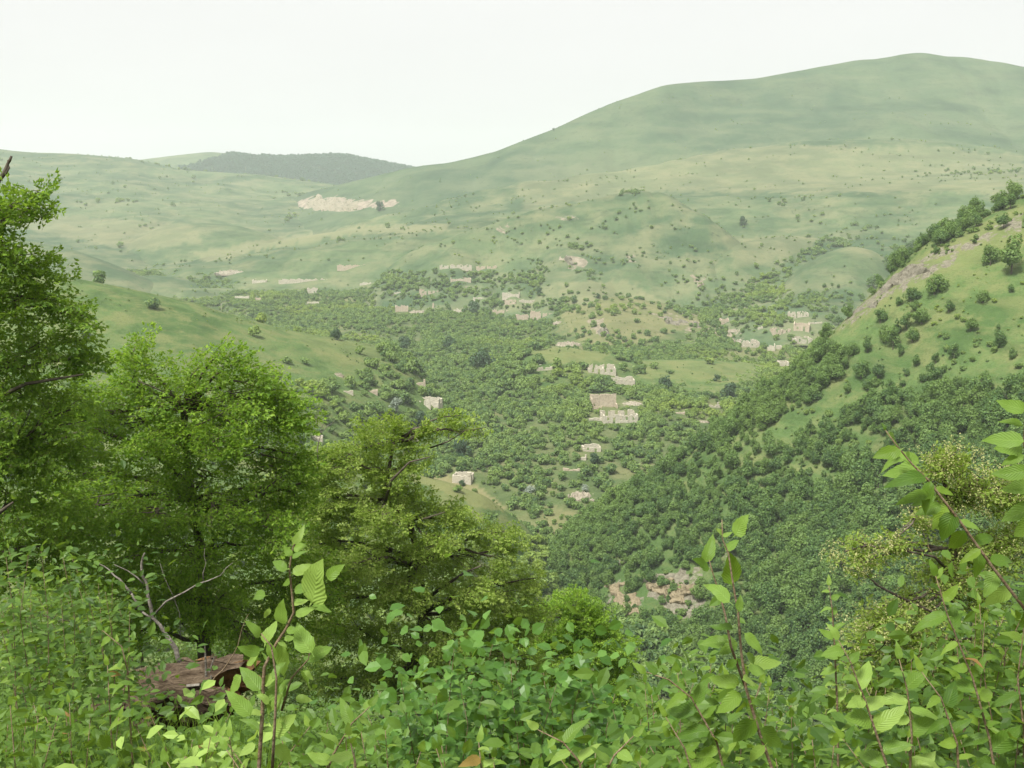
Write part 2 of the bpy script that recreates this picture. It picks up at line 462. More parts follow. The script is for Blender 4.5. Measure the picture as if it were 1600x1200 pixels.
def layer(name, curves, mat, noise_amp=0.0, wl=60, back=(0.06, 10, 0.5, 60), skirt=12, terr=None, octv=4, seed=1, gully=0.0, envmin=.12, label=None, dens=1.0, extra=None):
    """a stretch of ground as a sheet through a few cross-valley lines, each a list of (px, py, distance)"""
    DD, ZZ = [], []
    for cv in curves:
        p = np.array(cv, float)
        u, v = ray(p[:, 0], p[:, 1])
        o = np.argsort(u)
        d = np.interp(U, u[o], p[o, 2]); z = np.interp(U, u[o], (v * p[:, 2])[o])
        DD.append(smooth1(d, 17)); ZZ.append(smooth1(z, 7))
    DD = np.array(DD); ZZ = np.array(ZZ)
    D0 = DD[0] * 0.96; Z0 = ZZ[0] - skirt
    D1 = DD[-1] * (1 + back[0]); Z1 = ZZ[-1] - back[1]
    D2 = DD[-1] * (1 + back[2]); Z2 = ZZ[-1] - back[3]
    DD = np.vstack([D0[None], DD, D1[None], D2[None]]); ZZ = np.vstack([Z0[None], ZZ, Z1[None], Z2[None]])
    for k in range(1, len(DD)): DD[k] = np.maximum(DD[k], DD[k - 1] + 1.0)
    m = pslopes(DD, ZZ)
    rowsD, rowsZ = [], []
    K = len(DD)
    for k in range(K - 1):
        h = DD[k + 1] - DD[k]
        rel = float(np.median(h / DD[k]))
        n = int(max(3, min(34, rel * 90 * dens)))
        for i in range(n):
            s = i / n
            h00 = 2 * s**3 - 3 * s**2 + 1; h10 = s**3 - 2 * s**2 + s; h01 = -2 * s**3 + 3 * s**2; h11 = s**3 - s**2
            rowsD.append(DD[k] + h * s)
            rowsZ.append(h00 * ZZ[k] + h10 * h * m[k] + h01 * ZZ[k + 1] + h11 * h * m[k + 1])
    rowsD.append(DD[-1]); rowsZ.append(ZZ[-1])
    D = np.array(rowsD); Z = np.array(rowsZ)
    X = D * U[None]
    if noise_amp:
        # folds and gullies, dying out towards the crest
        crest = DD[-3][None]; env = np.clip((crest - D) / (crest * 0.07) + envmin, envmin, 1.0)
        Z = Z + env * noise_amp * (fbm(X / wl, D / wl, octv, seed) + gully * (0.6 - ridged(X / wl * 1.3, D / wl * .45, 3, seed + 50)))
    if terr:
        per, amp = terr
        ph = Z / per + 0.8 * fbm(X / 150, D / 150, 2, 5)
        Z = Z + amp * np.sin(2 * np.pi * ph) * (0.5 + 0.5 * np.clip(fbm(X / 200, D / 200, 2, 9) * 2, -1, 1))
    if extra: Z = extra(X, D, Z)
    V = np.stack([X, D, Z], -1).reshape(-1, 3)
    R, C = D.shape
    idx = np.arange(R * C).reshape(R, C)
    q = np.stack([idx[:-1, :-1], idx[:-1, 1:], idx[1:, 1:], idx[1:, :-1]], -1).reshape(-1, 4)
    me = mesh_np(name, V, quads=q, mats=[mat])
    px, py = project(V)
    jx = px + 7 * fbm(V[:, 0] / 6, V[:, 1] / 6, 3, 3); jy = py + 5 * fbm(V[:, 0] / 6, V[:, 1] / 6, 3, 4)
    for an, L in (('rock', ROCK), ('dry', DRY)):
        a = np.zeros(len(V), np.float32)
        for poly, val in L: a = np.maximum(a, inpoly(jx, jy, poly) * val)
        at_ = me.attributes.new(an, 'FLOAT', 'POINT'); at_.data.foreach_set('value', a.astype(np.float32))
    o = link(name, me, kind='structure')
    o['label'] = label
    bvh = BVHTree.FromPolygons(V.tolist(), q.tolist())
    LAYERS[label] = dict(V=V, q=q, bvh=bvh, px=px, py=py)
    return o

def rowc(D, *pts): return [(a, b, D) for a, b in pts]

# far wooded ridge on the horizon
layer('hill', [rowc(2700, (-300, 300), (200, 300), (600, 300), (900, 320)),
               [(-300, 262, 3100), (150, 262, 3100), (215, 250, 3100), (280, 242, 3100), (330, 237, 3100), (380, 243, 3100), (430, 247, 3100), (500, 245, 3100),
                (530, 243, 3100), (570, 250, 3100), (610, 258, 3100), (650, 266, 3100), (800, 290, 3100)]],
      M_GRASS_FAR, 5, 200, back=(0.1, 20, 0.3, 120), seed=2, label='far wooded ridge on the horizon')
# left far grassland
layer('hills', [rowc(950, (-300, 470), (0, 458), (300, 455), (600, 480), (1000, 520)),
                rowc(1200, (-300, 415), (0, 412), (150, 410), (300, 420), (600, 428), (1000, 450)),
                rowc(1350, (-300, 380), (0, 380), (150, 386), (300, 392), (600, 395), (1000, 420)),
                rowc(1500, (-300, 350), (0, 350), (200, 362), (350, 372), (600, 352), (1000, 400)),
                rowc(1650, (-300, 330), (0, 322), (200, 330), (420, 340), (600, 338), (1000, 370)),
                rowc(1850, (-300, 290), (0, 296), (200, 300), (400, 318), (600, 320), (1000, 350)),
                rowc(2050, (-300, 262), (0, 262), (200, 275), (400, 300), (520, 302), (700, 312), (1000, 340)),
                [(-300, 222, 2300), (-60, 228, 2300), (0, 233, 2300), (50, 238, 2300), (120, 240, 2300), (210, 249, 2300), (290, 266, 2250), (400, 273, 2250),
                 (510, 286, 2200), (600, 300, 2150), (1000, 330, 2100)]],
      M_GRASS_FAR, 9, 170, back=(0.15, 10, 0.5, 100), seed=5, octv=5, gully=1.9, label='rolling grassland at far left', dens=1.3)
# big mountain
layer('mountain', [rowc(1350, (-300, 480), (300, 440), (640, 375), (1000, 330), (1350, 290), (1900, 280)),
                   rowc(1550, (-300, 420), (400, 380), (560, 322), (700, 305), (800, 296), (1000, 275), (1130, 252), (1350, 232), (1600, 240), (1900, 260)),
                   [(-300, 400, 1750), (400, 360, 1750), (520, 312, 1750), (640, 285, 1700), (760, 262, 1700), (900, 232, 1700), (1050, 195, 1720), (1300, 165, 1750), (1600, 175, 1750), (1900, 200, 1750)],
                   [(-300, 400, 2000), (400, 340, 2000), (480, 300, 1950), (530, 288, 1900), (640, 262, 1850), (700, 255, 1830), (780, 235, 1830), (860, 203, 1830), (950, 163, 1850), (1000, 145, 1850), (1040, 131, 1850), (1100, 126, 1900),
                    (1180, 122, 1950), (1260, 108, 1950), (1340, 95, 1980), (1440, 88, 2000), (1520, 92, 2000), (1600, 107, 2000), (1900, 190, 2000)]],
      M_GRASS_MTN, 14, 300, back=(0.08, 10, 0.5, 150), seed=11, octv=5, gully=2.2, label='great grassy mountain on the right', dens=1.6)
# bench
layer('terrace', [rowc(700, (-300, 700), (640, 640), (1250, 505), (1600, 500), (1900, 500)),
                  rowc(850, (-300, 600), (640, 560), (1000, 480), (1250, 430), (1600, 400), (1900, 390)),
                  rowc(1000, (-300, 520), (640, 440), (1000, 400), (1250, 372), (1400, 360), (1600, 335), (1900, 320)),
                  rowc(1120, (-300, 500), (640, 368), (800, 347), (1000, 330), (1250, 320), (1350, 300), (1450, 294), (1600, 284), (1900, 280)),
                  rowc(1300, (-300, 480), (500, 380), (640, 350), (800, 322), (1000, 297), (1250, 285), (1600, 268), (1900, 262)),
                  [(-300, 470, 1400), (480, 380, 1400), (560, 345, 1400), (640, 330, 1400), (720, 306, 1400), (800, 288, 1400), (900, 276, 1420), (1000, 262, 1450), (1130, 236, 1500),
                   (1250, 222, 1500), (1350, 216, 1500), (1430, 218, 1500), (1500, 225, 1500), (1600, 235, 1500), (1900, 262, 1500)]],
      M_GRASS_FAR, 5, 140, back=(0.04, 6, 0.3, 80), seed=21, octv=5, gully=1.0, terr=(9, 1.7), label='terraced grass bench below the mountain', dens=1.5)
# valley floor
layer('valley', [rowc(130, (-300, 1400), (800, 1400), (1900, 1400)), rowc(200, (-300, 1100), (800, 1095), (1900, 1150)),
                 rowc(270, (-300, 940), (800, 935), (1900, 950)), rowc(340, (-300, 800), (800, 805), (1900, 820)),
                 rowc(400, (-300, 700), (800, 705), (1900, 720)), rowc(457, (-300, 650), (800, 645), (1100, 650), (1900, 650)),
                 rowc(620, (-300, 565), (800, 562), (1900, 565)), rowc(690, (-300, 540), (800, 538), (1900, 540)),
                 rowc(850, (-300, 495), (800, 490), (1200, 492), (1900, 500)), rowc(1000, (-300, 456), (800, 455), (1900, 470)),
                 rowc(1150, (-300, 428), (300, 425), (800, 420), (1900, 460))],
      M_GRASS_MID, 4, 60, back=(0.08, 14, 0.3, 80), seed=31, octv=5, label='valley floor of the ruined village', dens=1.6)
layer('hillock', [[(-300, 520, 1050), (200, 470, 1050), (300, 434, 1060), (560, 426, 1090), (850, 428, 1050), (1000, 500, 1000), (1900, 600, 1000)],
                [(-300, 480, 1150), (200, 445, 1150), (310, 418, 1150), (560, 400, 1170), (700, 395, 1160), (850, 395, 1120), (1000, 470, 1050), (1900, 580, 1050)],
                [(-300, 480, 1200), (200, 445, 1200), (260, 425, 1200), (310, 405, 1220), (430, 378, 1260), (500, 365, 1270), (560, 357, 1270), (700, 355, 1260), (800, 360, 1230), (900, 380, 1200), (1000, 460, 1100), (1900, 560, 1100)]],
      M_GRASS_FAR, 3, 90, back=(0.08, 12, 0.4, 50), seed=41, label='long smooth grass mound above the village', dens=1.6)
layer('hillock', [[(-300, 450, 1250), (180, 428, 1250), (270, 424, 1250), (400, 424, 1250), (480, 440, 1250), (1900, 600, 1250)],
                [(-300, 420, 1400), (180, 388, 1400), (250, 356, 1420), (310, 348, 1420), (370, 352, 1420), (430, 368, 1420), (500, 400, 1400), (1900, 560, 1400)]],
      M_GRASS_FAR, 2, 80, back=(0.05, 8, 0.3, 60), skirt=30, seed=43, label='low grass mound behind the long mound', dens=1.6)
layer('hillock', [[(-300, 440, 900), (0, 450, 900), (120, 455, 900), (200, 462, 900), (300, 520, 900), (1900, 800, 900)],
                [(-300, 350, 1050), (0, 368, 1050), (60, 379, 1050), (120, 392, 1040), (180, 414, 1020), (240, 440, 1000), (320, 500, 1000), (1900, 800, 1000)]],
      M_GRASS_FAR, 3, 80, back=(0.05, 8, 0.3, 40), seed=44, label='grass spur at the far left edge', dens=1.6)
layer('hillock', [[(-300, 800, 800), (540, 560, 800), (600, 500, 880), (780, 470, 860), (900, 478, 820), (1000, 495, 790), (1100, 510, 760), (1200, 545, 720), (1400, 800, 700), (1900, 900, 700)],
                [(-300, 700, 900), (540, 520, 900), (600, 440, 940), (700, 412, 950), (780, 398, 960), (900, 392, 930), (1000, 395, 900), (1100, 405, 880), (1200, 470, 850), (1400, 700, 800), (1900, 900, 800)],
                [(-300, 700, 1000), (560, 500, 1000), (610, 412, 1000), (660, 385, 1010), (720, 366, 1010), (780, 346, 1010), (850, 325, 1010), (900, 313, 1010), (950, 305, 1010), (1000, 299, 1010), (1035, 300, 1005), (1060, 312, 990), (1085, 328, 975), (1115, 350, 955),
                 (1145, 373, 940), (1175, 397, 920), (1210, 428, 900), (1260, 480, 870), (1340, 640, 850), (1900, 900, 800)]],
      M_GRASS_FAR, 8, 60, back=(0.06, 14, 0.4, 70), seed=51, octv=6, gully=2.2, envmin=.45, label='rocky grass hill behind the village', dens=2.0)
layer('hillock', [[(-300, 900, 800), (1040, 560, 800), (1090, 480, 810), (1140, 455, 830), (1200, 446, 850), (1300, 430, 870), (1400, 470, 870), (1900, 800, 800)],
                [(-300, 900, 900), (1060, 560, 880), (1095, 440, 890), (1120, 400, 905), (1150, 380, 930), (1185, 374, 950), (1230, 368, 970), (1275, 371, 990), (1340, 382, 990), (1420, 410, 980), (1500, 500, 950), (1900, 800, 900)]],
      M_GRASS_FAR, 3, 60, back=(0.06, 10, 0.4, 50), seed=61, label='low grass rise left of the round knoll', dens=1.6)
layer('hillock', [[(-300, 900, 700), (1120, 600, 720), (1190, 500, 740), (1260, 485, 740), (1330, 480, 740), (1420, 485, 750), (1500, 560, 750), (1900, 900, 750)],
                [(-300, 900, 860), (1150, 600, 820), (1200, 486, 820), (1225, 440, 840), (1260, 411, 850), (1300, 391, 860), (1330, 384, 865), (1360, 390, 865), (1385, 403, 865), (1430, 450, 860), (1500, 560, 850), (1900, 900, 800)]],
      M_GRASS_FAR, 2.5, 35, back=(0.07, 16, 0.3, 60), seed=71, gully=1.2, label='round green knoll on the right', dens=2.0)
layer('hillock', [[(-300, 900, 640), (780, 640, 660), (880, 550, 670), (960, 545, 670), (1080, 556, 660), (1180, 570, 650), (1250, 640, 650), (1900, 900, 600)],
                [(-300, 900, 780), (780, 600, 780), (850, 505, 790), (900, 480, 800), (960, 463, 810), (1000, 468, 810), (1060, 480, 800), (1130, 494, 780), (1180, 515, 760), (1250, 600, 740), (1900, 900, 700)]],
      M_GRASS_MID, 4, 35, back=(0.05, 8, 0.3, 50), seed=81, octv=5, label='craggy knoll in the middle of the village', dens=2.0)
layer('field', [[(-300, 1000, 450), (640, 760, 450), (760, 670, 470), (850, 640, 480), (1000, 635, 485), (1150, 632, 490), (1300, 660, 500), (1900, 1000, 500)],
                [(-300, 900, 540), (640, 700, 520), (740, 600, 530), (820, 551, 550), (880, 544, 560), (960, 554, 565), (1000, 563, 570), (1100, 563, 580), (1200, 572, 590), (1280, 600, 590), (1400, 700, 580), (1900, 900, 580)]],
      M_GRASS_HILL, 1.2, 40, back=(0.05, 6, 0.3, 40), seed=91, terr=(3.0, 0.75), label='grass field terrace among the ruins', dens=2.0)
layer('hillside', [[(-300, 1100, 180), (0, 1050, 180), (300, 1000, 200), (480, 900, 240), (650, 800, 330), (760, 860, 330), (1900, 1500, 250)],
                [(-300, 850, 240), (0, 800, 250), (300, 760, 270), (480, 730, 320), (620, 690, 390), (760, 780, 380), (900, 1000, 350), (1900, 1400, 300)],
                [(-300, 600, 330), (0, 600, 330), (300, 600, 350), (480, 600, 390), (600, 598, 430), (680, 650, 430), (760, 740, 400), (900, 900, 380), (1900, 1200, 380)],
                [(-300, 390, 420), (0, 412, 430), (100, 431, 435), (200, 451, 440), (300, 473, 450), (375, 496, 460), (450, 516, 470), (525, 529, 480), (600, 542, 490), (650, 575, 480), (700, 640, 470), (800, 760, 450), (1900, 1000, 450)]],
      M_GRASS_HILL, 2.0, 45, back=(0.05, 6, 0.4, 60), seed=101, octv=5, label='smooth green grass spur on the left', dens=2.0)
layer('hillside', [[(-300, 1200, 150), (500, 1150, 150), (800, 1150, 160), (950, 1180, 170), (1900, 1600, 150)],
                [(-300, 760, 230), (500, 880, 230), (700, 900, 230), (850, 960, 240), (1000, 1100, 240), (1900, 1600, 230)],
                [(-300, 600, 290), (500, 705, 290), (640, 740, 290), (700, 754, 290), (760, 777, 290), (830, 830, 290), (880, 900, 285), (960, 1000, 280), (1100, 1200, 270), (1900, 1500, 270)]],
      M_GRASS_HILL, 1.2, 30, back=(0.05, 8, 0.4, 40), seed=111, label='dry grass spur below the village', dens=1.6)
layer('hillside', [[(-300, 1500, 180), (700, 1200, 220), (860, 1010, 255), (1000, 1050, 235), (1200, 1095, 212), (1400, 1135, 192), (1600, 1165, 172), (1900, 1250, 140)],
                [(-300, 1400, 220), (700, 1100, 245), (860, 930, 272), (1000, 905, 262), (1100, 920, 252), (1300, 900, 240), (1450, 890, 225), (1600, 880, 208), (1900, 900, 180)],
                [(-300, 1400, 240), (720, 1050, 260), (860, 880, 284), (950, 820, 282), (1100, 770, 280), (1300, 700, 275), (1450, 660, 262), (1600, 610, 252), (1900, 560, 230)],
                [(-300, 1400, 270), (760, 1000, 280), (820, 915, 290), (860, 866, 295), (920, 815, 300), (1000, 760, 303), (1080, 708, 306), (1140, 662, 310), (1190, 622, 314), (1240, 590, 318), (1280, 545, 320), (1300, 518, 322), (1330, 490, 325),
                 (1370, 450, 330), (1400, 418, 335), (1440, 384, 338), (1480, 360, 340), (1540, 334, 342), (1600, 305, 345), (1700, 260, 350), (1900, 190, 350)]],
      M_GRASS_HILL, 3.0, 38, back=(0.04, 6, 0.5, 90), seed=121, octv=5, label='steep wooded hillside on the right', dens=2.6)

# the slope the camera stands on
def near_z(x, y):
    z = np.interp(y, [-40, 0, 2, 5, 8, 12, 20, 40, 80, 140, 230, 320], [9, -1.6, -2.1, -3.4, -4.9, -7.3, -12.2, -25.5, -53, -88, -120, -125])
    k = np.clip(y / 20.0, 0.1, 1.0)
    return z - 0.16 * np.clip(x, -30, 30) * k + 0.25 * fbm(x / 3.0, y / 3.0, 4, 7) * np.clip(y / 5, 0.3, 2) - np.clip(x, 0, 40) * .10 * np.clip((y - 8) / 20, 0, 2)
_x = np.concatenate([np.linspace(-160, -20, 40), np.linspace(-19, 19, 130), np.linspace(20, 160, 40)])
_y = np.concatenate([np.linspace(-40, 0, 20), np.linspace(0.4, 20, 80), np.linspace(21, 320, 100)])
XX, YY = np.meshgrid(_x, _y)
V = np.stack([XX, YY, near_z(XX, YY)], -1).reshape(-1, 3)
idx = np.arange(len(V)).reshape(XX.shape)
q = np.stack([idx[:-1, :-1], idx[:-1, 1:], idx[1:, 1:], idx[1:, :-1]], -1).reshape(-1, 4)
link('slope', mesh_np('slope', V, quads=q, mats=[M_SOIL]), kind='structure', label='near slope under the foreground trees')
NEAR_BVH = BVHTree.FromPolygons(V.tolist(), q.tolist())
# ground sheet below everything, out past the hills
gs = 6000
link('ground', mesh_np('ground', [(-gs, -600, -135), (gs, -600, -135), (gs, 5200, -135), (-gs, 5200, -135)], quads=[(0, 1, 2, 3)], mats=[M_GRASS_MID]), kind='structure')

def hit(px, py, dmin=60):
    """first ground met along the line of sight"""
    d = at(px, py, 1.0).normalized()
    best = None
    for k, L in LAYERS.items():
        r = L['bvh'].ray_cast(Vector((0, 0, 0)), d)
        if r[0] is not None and r[0].y > dmin and (best is None or r[3] < best[1]):
            best = (r[0], r[3], k)
    return best

# ------------------------------------------------------------------ haze in the air
def make_haze():
    m, t = newmat('haze_air')
    o = N(t, 'ShaderNodeOutputMaterial'); v = N(t, 'ShaderNodeVolumePrincipled')
    v.inputs['Color'].default_value = (0.90, 0.975, 0.955, 1)
    v.inputs['Density'].default_value = HAZE_DENSITY
    v.inputs['Anisotropy'].default_value = 0.0
    t.links.new(v.outputs[0], o.inputs['Volume'])
    b = MB(); b.box(-6100, 6100, -700, 5300, -136, 275)
    link('haze', b.mesh('haze', m), kind='stuff', label='pale haze in the valley air')
HAZE_DENSITY = 0.00015
make_haze()

# ------------------------------------------------------------------ crowns of far and middle-distance trees
def crown_mesh(name, mat, n, rx, rz, z0, leaf, lobes=9, seed=0, trunk=True, squash=1.0):
    """small leaf clumps spread through several overlapping lobes"""
    g = np.random.default_rng(seed)
    C = []
    for i in range(lobes):
        a = g.uniform(0, 2 * np.pi); rr = rx * 0.62 * math.sqrt(g.uniform(0, 1)); zz = z0 + rz * g.uniform(0.25, 1.45)
        k = 1 - 0.55 * abs((zz - z0) / rz - 0.75)
        C.append((rr * k * math.cos(a), rr * k * math.sin(a), zz, rx * g.uniform(0.32, 0.58) * k, rz * g.uniform(0.30, 0.5)))
    C = np.array(C)
    which = g.choice(lobes, n, p=(C[:, 3] ** 2) / (C[:, 3] ** 2).sum())
    d = g.normal(size=(n, 3)); d /= np.linalg.norm(d, axis=1, keepdims=True)
    r = g.uniform(0.72, 1.06, n)
    P = C[which, :3] + d * r[:, None] * np.stack([C[which, 3], C[which, 3], C[which, 4]], -1)
    P[:, 2] = np.maximum(P[:, 2], 0.05 * rz)
    nrm = d + g.normal(size=(n, 3)) * 0.55 + np.array([0, 0, 0.35]); nrm /= np.linalg.norm(nrm, axis=1, keepdims=True)
    t = np.cross(nrm, g.normal(size=(n, 3))); t /= np.linalg.norm(t, axis=1, keepdims=True)
    b = np.cross(nrm, t)
    s = leaf * g.uniform(0.6, 1.35, n)[:, None]
    V = np.stack([P - t * s, P + b * s * 0.62 + nrm * s * 0.18, P + t * s, P - b * s * 0.62 + nrm * s * 0.18], 1).reshape(-1, 3)
    k = np.arange(n) * 4
    T = np.concatenate([np.stack([k, k + 1, k + 2], -1), np.stack([k, k + 2, k + 3], -1)])
    rv = g.uniform(0, 1, n) * 0.75 + 0.25 * (which % 3 == 0)
    return mesh_np(name, V, tris=T, mats=[mat], rnd=np.concatenate([rv, rv]), smooth=False)

def trunk_mesh(name, h, r, mat=None, seed=0):
    g = random.Random(seed)
    b = MB()
    pts = [(0, 0, -0.8), (0, 0, 0), (g.uniform(-.1, .1), g.uniform(-.1, .1), h * .35), (g.uniform(-.3, .3), g.uniform(-.3, .3), h * .75)]
    b.tube(pts, [r * 1.25, r, r * .7, r * .3], 6)
    for k in range(4):
        a = g.uniform(0, 6.28); z = h * g.uniform(.3, .55)
        b.tube([(0, 0, z), (math.cos(a) * h * .13, math.sin(a) * h * .13, z + h * .14), (math.cos(a) * h * .26, math.sin(a) * h * .26, z + h * .3)], [r * .45, r * .3, r * .12], 4)
    return b.mesh(name, mat or M_BARK)

# unit trees of about 6 m (hill), shrubs of about 3 m, seen 200 m to 3 km away
HILL = [crown_mesh('crown', M_TREE_HILL, n_, rx_, rz_, 0.7, 0.26, lb_, 100 + i) for i, (n_, rx_, rz_, lb_) in enumerate(((1150, 2.7, 2.6, 11), (1000, 2.1, 3.1, 8), (1300, 3.1, 2.2, 14), (1100, 2.6, 2.9, 7), (900, 2.3, 2.0, 6), (1300, 2.9, 3.3, 12), (950, 1.8, 2.9, 6)))]
HILL_TR = [trunk_mesh('trunk', 5.0, 0.16, seed=i) for i in range(3)]
SHR = [crown_mesh('shrub', M_SHRUB, 340, 2.1, 1.45, 0.1, 0.36, 7, 200 + i) for i in range(6)]
DARK = [crown_mesh('crown', M_SHRUB_DARK, 900, 4.0, 3.2, 0.6, 0.40, 12, 300 + i) for i in range(3)]
SILV = [crown_mesh('crown', M_SILVER, 800, 3.6, 2.9, 0.6, 0.34, 12, 320 + i) for i in range(2)]
FARW = [crown_mesh('crown', M_FAR_WOOD, 120, 6.0, 5.0, 0.5, 1.6, 6, 340 + i) for i in range(3)]

def copy_tree(crown, trunk, loc, s, rz, label, category='tree', group=None, name='tree', sz=1.0):
    e = empty(name, loc, label, category, group)
    e.scale = (s, s, s * sz); e.rotation_euler = (0, 0, rz)
    link('crown', crown, e); link('trunk', trunk, e)
    return e

# ---- where things grow
def samples(key, dens, rng):
    """points spread evenly over one stretch of ground"""
    L = LAYERS[key]; V = L['V']; q = L['q']
    a, b, c, d = (V[q[:, i]] for i in range(4))
    area = 0.5 * np.linalg.norm(np.cross(c - a, d - b), axis=1)
    pc = L['px'][q].mean(1); pyc = L['py'][q].mean(1)
    ok = (pc > -130) & (pc < 1740) & (pyc > 150) & (pyc < 1330)
    area = area * ok
    n = rng.poisson(area * dens)
    i = np.repeat(np.arange(len(q)), n)
    s = rng.random(len(i))[:, None]; t = rng.random(len(i))[:, None]
    P = (a[i] * (1 - s) + b[i] * s) * (1 - t) + (d[i] * (1 - s) + c[i] * s) * t
    px, py = project(P)
    return P, px, py

def seen(P, lift=3.0):
    """is a point (raised by lift) in view past the hills?"""
    r = np.zeros(len(P), bool)
    for i, p in enumerate(P):
        v = Vector((p[0], p[1], p[2] + lift)); dist = v.length; d = v / dist; ok = True
        for L in LAYERS.values():
            h = L['bvh'].ray_cast(Vector((0, 0, 0)), d, dist - 4)
            if h[0] is not None: ok = False; break
        r[i] = ok
    return r

